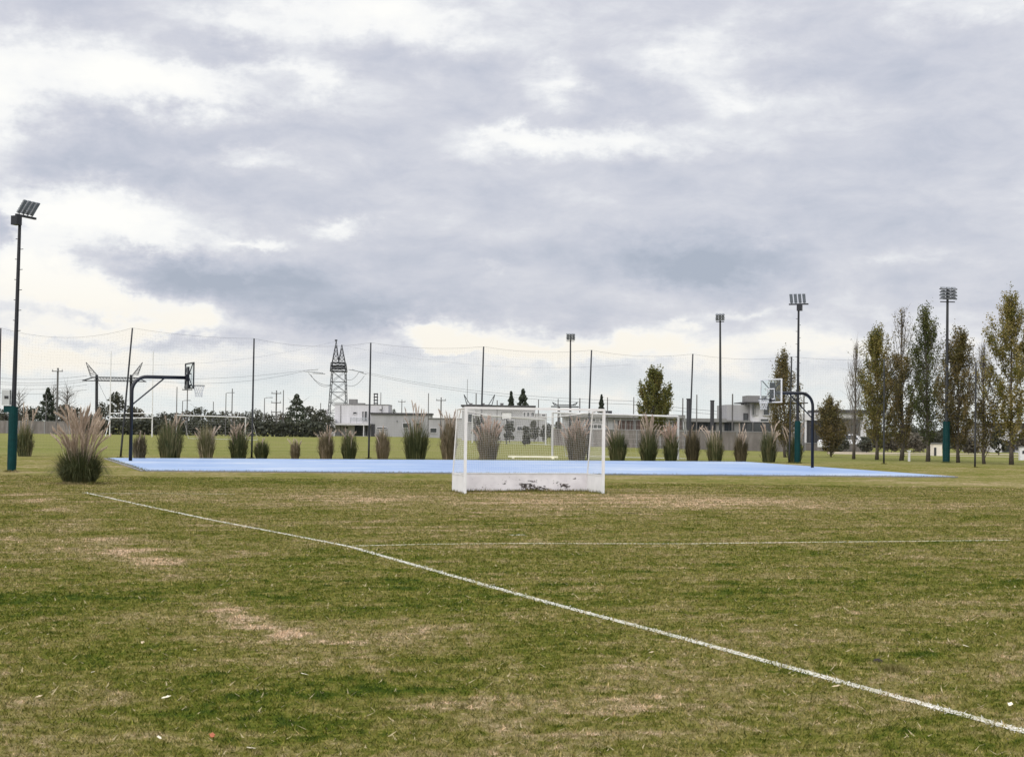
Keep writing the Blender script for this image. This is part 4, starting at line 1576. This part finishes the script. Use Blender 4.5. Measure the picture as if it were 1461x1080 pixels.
B = sq(467.5, 495.5, 606, D, 0)
for q in B:
    q.z = gz(D)
T = sq(474, 493, 530, D, 0)
mb = MB()
lat(mb, list(zip(B, T)), 6, .085)
obj('tower_body', mb, M['lattice'], r, True)
P = sq(472.5, 494, 530, D, 0)
P2 = sq(473.5, 492.5, 518, D, 0)
mb = MB()
lat(mb, list(zip(P, P2)), 2, .11)
for k in range(4):
    a, b = P[k], P[(k + 1) % 4]
    for j in range(4):
        mb.tube([a.lerp(P2[k], j / 3), b.lerp(P2[(k + 1) % 4], j / 3)], .16, 4, False)
obj('platform', mb, M['lattice'], r, True)
for (x0, x1, tx, ty) in ((474, 483.5, 479.5, 487), (483, 492.5, 487.5, 492)):
    Q = sq(x0, x1, 518, D, 0)
    tip = pt(tx, ty, D)
    mb = MB()
    lat(mb, [(q, tip + (q - Q[0]) * .04) for q in Q], 5, .07)
    obj('peak', mb, M['lattice'], r, True)
obj('warning_ball', MB().tube([pt(479.5, 486.9, D), pt(479.5, 486.2, D), pt(479.5, 485, D), pt(479.5, 484.4, D)], [.15, .4, .4, .15], 8), M['lattice'], r, True)
# insulator strings
for (xa, ya, xb, yb) in ((433, 529.5, 461, 532), (438, 528, 454, 527), (446, 532.5, 464, 533.5), (497, 527, 519, 531), (502, 526.8, 523, 534)):
    obj('insulator', MB().tube([pt(xa, ya, D - 2), pt((xa + xb) / 2, (ya + yb) / 2, D - 2), pt(xb, yb, D - 2)], .13, 5, False), M['grey_metal'], r, True)
mb = MB()


def swag(mb, a, b, s, rr, n=14):
    mb.tube([a.lerp(b, k / n) - Vector((0, 0, s * 4 * (k / n) * (1 - k / n))) for k in range(n + 1)], rr, 4, False)


for (a, b, s) in (((440, 532), (472, 549), 1.2), ((443, 534), (472, 549.5), 1.6), ((494, 549), (520, 536), 1.4), ((494, 541), (512, 531), 1.0)):
    mb = MB()
    swag(mb, pt(*a, D - 2), pt(*b, D - 2), s, .05)
    obj('jumper_cable', mb, M['cable'], r, True)
CG = 'power cables between the pylons'


def cable(a, Da, b, Db, s, label, rr=.03):
    o = thing('power_cable', (pt(*a, Da) + pt(*b, Db)) / 2, label, 'cable', CG)
    mb = MB()
    swag(mb, pt(*a, Da), pt(*b, Db), s, rr, 20)
    obj('wire', mb, M['cable'], o, True)


for k, (a, Da, b, Db, s) in enumerate([((523, 533.5), D, (900, 577), 300, 1.6), ((521, 531), D, (900, 572), 300, 1.6), ((434, 529.5), D, (205, 541), 420, 2.2), ((438, 528), D, (206, 540), 420, 1.0),
                                       ((900, 577), 300, (1250, 592), 230, 1.2), ((900, 572), 300, (1250, 588), 230, 1.2)]):
    cable(a, Da, b, Db, s, ['lower power cable falling right from the lattice pylon', 'upper power cable falling right from the lattice pylon', 'sagging power cable from the lattice pylon to the left crossarm pylon',
          'tighter power cable from the lattice pylon to the left crossarm pylon', 'lower power cable passing the lone olive tree', 'upper power cable passing the lone olive tree'][k])
for k, (y0, y1) in enumerate(((531, 536), (537, 541), (540, 544), (547, 549), (553, 556))):
    cable((-60, y0), 330, (124, y1), 330, 1.2, 'thin power cable crossing the sky at the far left edge', .028)
cable((488, 492), D, (900, 520), 380, 3.0, 'thin high earth wire right of the lattice pylon', .014)
cable((479, 487), D, (128, 517), 420, 3.0, 'thin high earth wire left of the lattice pylon', .014)

D = 330
base = gd(138, 606, D)
r = thing('crossarm_pylon', base, 'dark pylon with a wide lattice crossarm and two slanted horns, far left', 'pylon', 'power pylons')
mb = MB()
for xx in (138, 187):
    g0 = gd(xx, 606, D)
    tpx = pt(xx, 535, D)
    lat(mb, [(g0 + Vector((dx, dy, 0)), tpx + Vector((dx * .8, dy * .8, 0))) for dx, dy in ((-.24, -.24), (.24, -.24), (.24, .24), (-.24, .24))], 12, .06)
    mb.tube([g0, tpx], .15, 6)
obj('mast', mb, M['lattice'], r, True)
mb = MB()
a, b = pt(118, 543, D), pt(208, 544.5, D)
a2, b2 = pt(134, 538, D), pt(196, 539, D)
for y in (-.5, .5):
    o_ = Vector((0, y, 0))
    mb.tube([a + o_, b + o_], .09, 4, False)
    mb.tube([a2 + o_, b2 + o_], .09, 4, False)
    mb.tube([a + o_, a2 + o_], .08, 4, False)
    mb.tube([b + o_, b2 + o_], .08, 4, False)
    for k in range(14):
        mb.tube([a2.lerp(b2, k / 14) + o_, a.lerp(b, .18 + .7 * (k + .5) / 14) + o_], .05, 3, False)
        mb.tube([a2.lerp(b2, (k + 1) / 14) + o_, a.lerp(b, .18 + .7 * (k + .5) / 14) + o_], .05, 3, False)
obj('crossarm', mb, M['lattice'], r, True)
for (tx, ty, b0, b1) in ((122.5, 517, 130, 139), (203, 517, 187, 196)):
    mb = MB()
    tip = pt(tx, ty, D)
    Q = [pt(b0, 538, D) + Vector((0, -.5, 0)), pt(b1, 536, D) + Vector((0, -.5, 0)), pt(b1, 536, D) + Vector((0, .5, 0)), pt(b0, 538, D) + Vector((0, .5, 0))]
    lat(mb, [(q, tip + (q - Q[0]) * .05) for q in Q], 4, .035)
    obj('horn', mb, M['lattice'], r, True)
mb = MB()
mb.tube([pt(140, 545, D), pt(152, 570, D), gd(160, 600, D)], .03, 4, False)
obj('guy_wire', mb, M['cable'], r, True)

# horned pylon tops behind the grey house
for px, hw, tp_, lab in ((684, 22, 563, 'faint horned pylon behind the roof of the grey house'), (806, 18, 574, 'faint horned pylon behind the goal crossbar, right of the conifers')):
    D = 520
    r = thing('crossarm_pylon', gd(px, 605, D), lab, 'pylon', 'power pylons')
    mb = MB()
    for q in (-.45, .45):
        mb.tube([gd(px + hw * q, 600, D), pt(px + hw * q, 580, D)], .3, 5, False)
    obj('mast', mb, M['lattice'], r, True)
    mb = MB()
    mb.tube([pt(px - hw * 1.1, 580, D), pt(px + hw * 1.1, 580.5, D)], .22, 4, False)
    mb.tube([pt(px - hw * .8, 577.5, D), pt(px + hw * .8, 578, D)], .15, 4, False)
    obj('crossarm', mb, M['lattice'], r, True)
    for q in (-1, 1):
        mb = MB()
        for dd in (0, 5):
            mb.tube([pt(px + q * (hw * .8 - dd), 578.5, D), pt(px + q * hw, tp_, D)], .13, 4, False)
        obj('horn', mb, M['lattice'], r, True)

GP = 'thin poles along the far skyline'
POLES = [(82, 525, 215, .17, 1, 'tall dark utility pole with short crossarms, left of the big pampas plumes'),
         (65.5, 563, 236, .10, 0, 'pale thin pole before the dark conifer'),
         (252, 552, 235, .09, 0, None), (267, 552, 235, .10, 1, 'utility pole with a small crossarm below the left hoop net'),
         (304, 573, 240, .08, 0, None), (331, 554.5, 238, .10, 0, None), (404, 556.5, 240, .09, 0, None), (394, 557, 238, .14, 3, 'utility pole with stacked insulators left of the dark conifer'),
         (543, 560, 300, .10, 0, None), (573, 570, 320, .12, 1, 'short utility pole with crossarm right of the white house roof'), (611, 561, 230, .09, 0, None), (629, 567, 240, .14, 1, 'grey utility pole behind the tallest pampas plumes'),
         (666.5, 541, 240, .05, 0, None), (679, 561, 180, .09, 0, None), (709, 571, 200, .1, 0, None), (768, 570, 200, .09, 0, None), (796, 569, 180, .08, 0, None), (827, 568, 180, .1, 0, None),
         (866.5, 567, 160, .07, 0, None), (904, 566.5, 160, .07, 0, None), (974, 568, 150, .08, 0, None), (994, 563, 140, .07, 0, None), (1045, 562, 125, .08, 0, None), (1147, 562, 120, .07, 0, None), (457, 575, 280, .1, 0, None)]
for px, tp_, D, rr, arms, lab in POLES:
    b = gd(px, tp_ + 30, D)
    h = pt(px, tp_, D).z - b.z
    r = thing('utility_pole', b, lab or 'slim plain dark pole standing against the pale skyline', 'pole', GP)
    obj('shaft', MB().tube([(0, 0, -.05), (0, 0, h)], [rr, rr * .75], 6), M['wood_pole'], r)
    for k in range(arms):
        z = h - .5 - k * 1.5
        c = obj('crossarm', MB().box((0, -rr - .06, z), (1.6, .1, .12)), M['wood_pole'], r)
        mb = MB()
        for q in (-.7, 0, .7):
            mb.tube([(q, -rr - .06, z + .06), (q, -rr - .06, z + .3)], .06, 6)
        obj('insulator', mb, M['grey_metal'], c)
# street lamps on the far road
for px, tp_, D, s, lab in ((322, 561, 235, 1, 'far street lamp with its arm to the right, below the left hoop'), (377, 568, 240, 1, 'far street lamp left of the stacked insulator pole'), (260, 572, 245, 1, 'faint street lamp between the two poles below the hoop net')):
    b = gd(px, tp_ + 30, D)
    h = pt(px, tp_, D).z - b.z
    r = thing('street_lamp', b, lab, 'street lamp', 'far street lamps')
    obj('pole', MB().tube([(0, 0, -.05), (0, 0, h), (s * .3, 0, h + .08), (s * .85, 0, h + .1)], [.09, .06, .05, .04], 6), M['wood_pole'], r)
    obj('lamp_head', MB().box((s * 1.05, 0, h + .1), (.55, .2, .12)), M['lamp_grey'], r)
# small gantry frame left of the netting post behind the white house
D = 330
r = thing('transformer_frame', gd(536, 600, D), 'small dark ladder-like transformer frame behind the white house roof', 'transformer frame')
mb = MB()
for xx in (534, 538.4):
    mb.tube([gd(xx, 600, D), pt(xx, 561, D)], .12, 5, False)
obj('uprights', mb, M['lattice'], r, True)
for yy in (562, 566.5, 571, 575.5):
    obj('rung', MB().tube([pt(533, yy, D - .3), pt(539.4, yy, D - .3)], .14, 5, False), M['lattice'], r, True)

# ------------------------------------------------------------------ fallen leaves and clods
def leaf(px, py, s, colr, label, rz):
    b = at(px, py)
    m = M.get('leaf_' + colr)
    if m is None:
        cc = {'pale': (.62, .56, .42), 'tan': (.42, .33, .2), 'orange': (.30, .085, .03)}[colr]
        m = M['leaf_' + colr] = simple('leaf_' + colr, cc, .6, 0, .2, 40)
    mb = MB()
    out = [(-.5, 0, .015), (-.3, .22, .03), (-.05, .2, .02), (.1, .34, .05), (.3, .16, .03), (.55, 0, .06), (.28, -.2, .02), (.08, -.3, .04), (-.08, -.16, .015), (-.32, -.2, .03)]
    n = len(out)
    mb.v = [(x * s, y * s, .022 + z * s * 1.6) for x, y, z in out] + [(0, 0, .026)] + [(x * s, y * s, .019 + z * s * 1.6) for x, y, z in out] + [(0, 0, .022)]
    mb.f = [(i, (i + 1) % n, n) for i in range(n)] + [(n + 1 + (i + 1) % n, n + 1 + i, 2 * n + 1) for i in range(n)] + [(i, n + 1 + i, n + 1 + (i + 1) % n, (i + 1) % n) for i in range(n)]
    o = obj('fallen_leaf', mb, m)
    o.location = b
    o.rotation_euler = (math.radians(8), math.radians(-12), rz)
    tag(o, label, 'leaf', 'fallen leaves on the turf')
    return o


LV = [(238, 999, .075, 'pale', 'large pale fallen leaf on green turf, lower left'), (302, 1054, .07, 'orange', 'single orange-red fallen leaf near the bottom edge'),
      (434, 966, .065, 'pale', 'pale curled leaf right of the green patch, lower left'), (133, 963, .05, 'pale', 'small pale leaf on dry turf at the left'),
      (56, 998, .055, 'tan', 'tan leaf farthest left on the dry turf'), (226, 1057, .05, 'pale', 'slim pale leaf left of the orange leaf'),
      (358, 1073, .07, 'pale', 'pale leaf at the very bottom edge right of the orange leaf'), (1194, 983, .08, 'tan', 'tan leaf just below the touchline at the right'),
      (1441, 1009, .07, 'pale', 'pale leaf above the touchline at the right edge'), (1377, 925, .06, 'pale', 'small pale leaf far above the touchline at the right'),
      (278, 931, .04, 'pale', 'tiny pale leaf below the straw strip'), (930, 934, .05, 'tan', 'tan leaf just above the touchline, centre right'),
      (203, 920, .06, 'tan', 'tan twig-like leaf on green turf left of the straw strip'), (1135, 895, .04, 'pale', 'tiny pale leaf in the middle of the right turf')]
for i, (px, py, s, c, lab) in enumerate(LV):
    leaf(px, py, s * .8, c, lab, i * 1.7)
for i, (px, py, lab) in enumerate(((1253, 944, 'dark soil clod on the turf at the right'), (1275, 957, 'low tufted grass clump beside the dark soil clod'))):
    b = at(px, py)
    rng = np.random.default_rng(300 + i)
    mb = MB()
    if i == 0:
        n = 9
        for ring, (rr, z) in enumerate(((.03, -.005), (.026, .014), (.014, .024))):
            for k in range(n):
                a = 2 * PI * k / n
                q = rr * (.7 + .6 * rng.random())
                mb.v.append((q * math.cos(a) * 1.2, q * math.sin(a), z))
        for ring in range(2):
            for k in range(n):
                mb.f.append((ring * n + k, ring * n + (k + 1) % n, (ring + 1) * n + (k + 1) % n, (ring + 1) * n + k))
        mb.f.append(tuple(range(2 * n, 3 * n)))
        o = obj('soil_clod', mb, simple('soil', (.025, .019, .013), .95, 0, .3, 30))
    else:
        for k in range(260):
            x, y = np.clip(rng.normal(0, .05), -.1, .1), np.clip(rng.normal(0, .04), -.08, .08)
            a = rng.random() * 2 * PI
            hh = .03 + .035 * rng.random()
            mb.v += [(x - .004, y, 0), (x + .004, y, 0), (x + .04 * math.cos(a), y + .04 * math.sin(a), hh)]
            mb.f.append((3 * k, 3 * k + 1, 3 * k + 2))
        o = obj('grass_tuft', mb, leafmat('tuft', [(0, (.10, .09, .02)), (1, (.26, .22, .09))]))
    o.location = b
    tag(o, lab, 'clod' if i == 0 else 'grass tuft')

# ------------------------------------------------------------------ sky and light
SUN_EL, SUN_AZ = math.radians(38), math.radians(-150)       # azimuth from +Y towards +X
world = bpy.data.worlds.new('World')
scene.world = world
world.use_nodes = True
nt = NT(world.node_tree)
sky = nt.new('ShaderNodeTexSky', sky_type='NISHITA', sun_disc=False)
sky.sun_elevation = SUN_EL
sky.sun_rotation = SUN_AZ
sky.air_density = 1.2
sky.dust_density = 2.0
tc = nt.new('ShaderNodeTexCoord').outputs['Generated']
sx = nt.new('ShaderNodeSeparateXYZ')
nt.put(sx.inputs[0], tc)
X, Y, Z = sx.outputs
az = nt.math('ARCTAN2', X, Y)
el = nt.math('ARCSINE', Z)
# cloud deck seen in perspective: a flat layer far above
inv = nt.math('DIVIDE', 1.0, nt.math('ADD', nt.math('MAXIMUM', Z, 0.0), .085))
pc = nt.new('ShaderNodeCombineXYZ')
nt.put(pc.inputs[0], nt.math('MULTIPLY', X, inv))
nt.put(pc.inputs[1], nt.math('MULTIPLY', Y, inv))
deck = pc.outputs[0]
ae = nt.new('ShaderNodeCombineXYZ')
nt.put(ae.inputs[0], az)
nt.put(ae.inputs[1], el)
big = nt.noise(deck, .85, 7, .55, .2)
fin = nt.noise(nt.vm('MULTIPLY', ae.outputs[0], (1, 2.3, 1)), 16, 8, .62, .25)
wrp = nt.noise(nt.vm('MULTIPLY', ae.outputs[0], (1, 1.8, 1)), 13, 5, .6, color=True)
wrp2 = nt.noise(nt.vm('MULTIPLY', ae.outputs[0], (1, 1.3, 1)), 46, 6, .66, color=True)
av = nt.vm('ADD', ae.outputs[0], nt.vm('MULTIPLY', nt.vm('SUBTRACT', wrp, (.5, .5, .5)), (.11, .042, 0)))
av = nt.vm('ADD', av, nt.vm('MULTIPLY', nt.vm('SUBTRACT', wrp2, (.5, .5, .5)), (.042, .024, 0)))
acc = nt.math('ADD', nt.math('MULTIPLY_ADD', big, .46, .268), nt.math('MULTIPLY_ADD', fin, .74, -.37))
# openings (+) and heavy bases (-) of this particular sky, as directions
SB = [
    (140, 105, 120, 44, .34), (255, 130, 100, 28, .30), (440, 108, 45, 24, .34), (345, 42, 70, 18, .24), (500, 14, 130, 32, .34), (0, 135, 40, 60, .36),
    (795, 118, 50, 20, .26), (985, 70, 60, 36, .28), (1065, 138, 75, 18, .22), (880, 198, 130, 18, .30), (740, 210, 60, 20, .3), (350, 226, 70, 10, .18),
    (90, 285, 90, 30, .36), (150, 312, 80, 26, .36), (225, 345, 60, 12, .28), (355, 340, 40, 9, .30), (495, 320, 40, 11, .30), (60, 392, 70, 30, .5),
    (30, 350, 40, 30, .4), (170, 425, 120, 20, .5), (280, 458, 70, 14, .5), (60, 470, 150, 26, .34), (100, 510, 200, 20, .3), (580, 470, 45, 18, .42), (660, 485, 80, 26, .40), (780, 500, 130, 20, .36),
    (975, 462, 50, 9, .26), (1080, 440, 60, 8, .2), (1290, 370, 50, 14, .14), (1180, 500, 200, 22, .24), (640, 20, 160, 30, .16), (1400, 10, 90, 20, .2), (700, 385, 14, 10, .16),
    (1100, 340, 25, 10, .1), (900, 500, 110, 18, .2), (1300, 470, 60, 14, .1),
    (190, 452, 120, 7, -.24), (70, 487, 110, 8, -.26), (300, 490, 90, 7, -.2), (640, 512, 90, 6, -.2), (760, 488, 70, 6, -.16), (110, 440, 50, 6, -.14),
    (180, 190, 110, 28, -.20), (130, 225, 110, 26, -.2), (370, 178, 90, 24, -.16), (330, 85, 90, 14, -.18), (600, 88, 110, 18, -.12), (200, 250, 160, 20, -.1),
    (420, 285, 160, 28, -.10), (480, 465, 80, 18, -.22), (230, 385, 120, 24, -.28), (330, 400, 130, 26, -.24), (430, 425, 130, 26, -.26), (520, 450, 70, 22, -.25), (600, 380, 150, 46, -.16),
    (985, 378, 110, 26, -.30), (900, 350, 130, 30, -.16), (1080, 360, 150, 40, -.2), (12, 318, 28, 32, -.5), (890, 135, 70, 24, -.16), (760, 168, 80, 18, -.14),
    (1250, 100, 130, 40, -.13), (1330, 290, 160, 40, -.13), (1380, 200, 130, 40, -.08), (1000, 250, 200, 40, -.08), (60, 20, 90, 22, -.16), (780, 440, 180, 22, -.12), (1330, 400, 120, 25, -.12), (640, 250, 160, 30, -.08),
]
for px, py, rx, ry, w in SB:
    d = ray(px, py)
    acc = nt.blob(av, (math.atan2(d.x, d.y), math.asin(d.z)), (rx / F * 1.15, ry / F * 1.15), w, acc)
cloud = nt.ramp(acc, [(.0, (.42, .465, .56)), (.18, (.51, .545, .64)), (.34, (.60, .62, .705)), (.49, (.69, .70, .765)), (.63, (.82, .83, .865)), (.77, (.98, .98, .975)), (1.0, (1.06, 1.05, 1.01))])
# towards the horizon the cloud gaps turn creamy, and the thin air below them pale green-blue
band = nt.new('ShaderNodeMapRange', interpolation_type='SMOOTHSTEP')
nt.put(band.inputs[0], nt.math('ADD', el, nt.math('MULTIPLY_ADD', wrp, .03, -.015)) if False else el)
for i, v in ((1, .015), (2, .062), (3, 1.), (4, 0.)):
    band.inputs[i].default_value = v
low = nt.ramp(nt.math('MULTIPLY_ADD', fin, .7, nt.math('MULTIPLY', acc, .45)), [(.35, (.78, .845, .85)), (.55, (.86, .905, .895)), (.75, (.97, .955, .905))])
cloud = nt.mix(nt.math('MULTIPLY', band.outputs[0], .92), cloud, low)
cream = nt.new('ShaderNodeMapRange', interpolation_type='SMOOTHSTEP')
nt.put(cream.inputs[0], el)
for i, v in ((1, .04), (2, .13), (3, 1.), (4, 0.)):
    cream.inputs[i].default_value = v
warm = nt.math('MULTIPLY', nt.math('MULTIPLY', cream.outputs[0], nt.ramp(acc, [(.6, 0.0), (.9, 1.0)])), .9)
cloud = nt.mix(warm, cloud, (1.0, .945, .845))
# an overcast sky is brightest overhead and towards the veiled sun behind the photographer
zen = nt.new('ShaderNodeMapRange', interpolation_type='SMOOTHSTEP')
nt.put(zen.inputs[0], Z)
for i, v in ((1, .30), (2, .95), (3, 1.), (4, 2.1)):
    zen.inputs[i].default_value = v
sund = (math.sin(SUN_AZ) * math.cos(SUN_EL), math.cos(SUN_AZ) * math.cos(SUN_EL), math.sin(SUN_EL))
veil = nt.new('ShaderNodeMapRange', interpolation_type='SMOOTHSTEP')
nt.put(veil.inputs[0], nt.vm('DOT_PRODUCT', tc, sund))
for i, v in ((1, .1), (2, 1.), (3, 1.), (4, 2.2)):
    veil.inputs[i].default_value = v
gain = nt.math('MULTIPLY', zen.outputs[0], veil.outputs[0])
bg1 = nt.new('ShaderNodeBackground')
nt.put(bg1.inputs[0], sky.outputs[0])
bg1.inputs[1].default_value = .10
bg2 = nt.new('ShaderNodeBackground')
nt.put(bg2.inputs[0], cloud)
nt.put(bg2.inputs[1], gain)
mx = nt.new('ShaderNodeMixShader')
nt.put(mx.inputs[0], .93)
nt.t.links.new(bg1.outputs[0], mx.inputs[1])
nt.t.links.new(bg2.outputs[0], mx.inputs[2])
wo = nt.new('ShaderNodeOutputWorld')
nt.t.links.new(mx.outputs[0], wo.inputs[0])

sl = bpy.data.lights.new('sun', 'SUN')
sl.energy = 1.4
sl.angle = math.radians(30)
sl.color = (1.0, .95, .87)
so = bpy.data.objects.new('sun', sl)
COL.objects.link(so)
sd = Vector((math.sin(SUN_AZ) * math.cos(SUN_EL), math.cos(SUN_AZ) * math.cos(SUN_EL), math.sin(SUN_EL)))
so.rotation_euler = (-sd).to_track_quat('-Z', 'Y').to_euler()
so.location = sd * 60

# ------------------------------------------------------------------ camera
cam = bpy.data.cameras.new('camera')
cam.sensor_width = 36
cam.sensor_fit = 'HORIZONTAL'
cam.lens = 36 * F / 1461
cam.clip_end = 9000
cam.clip_start = .1
co = bpy.data.objects.new('camera', cam)
COL.objects.link(co)
Mc = Matrix.Identity(4)
for i, ax in enumerate((camR, camU, -fwd)):
    for j in range(3):
        Mc[j][i] = ax[j]
Mc.translation = CAM
co.matrix_world = Mc
scene.camera = co
vs = scene.view_settings
vs.view_transform = 'Standard'
vs.look = 'None'
vs.exposure = 0
vs.gamma = 1
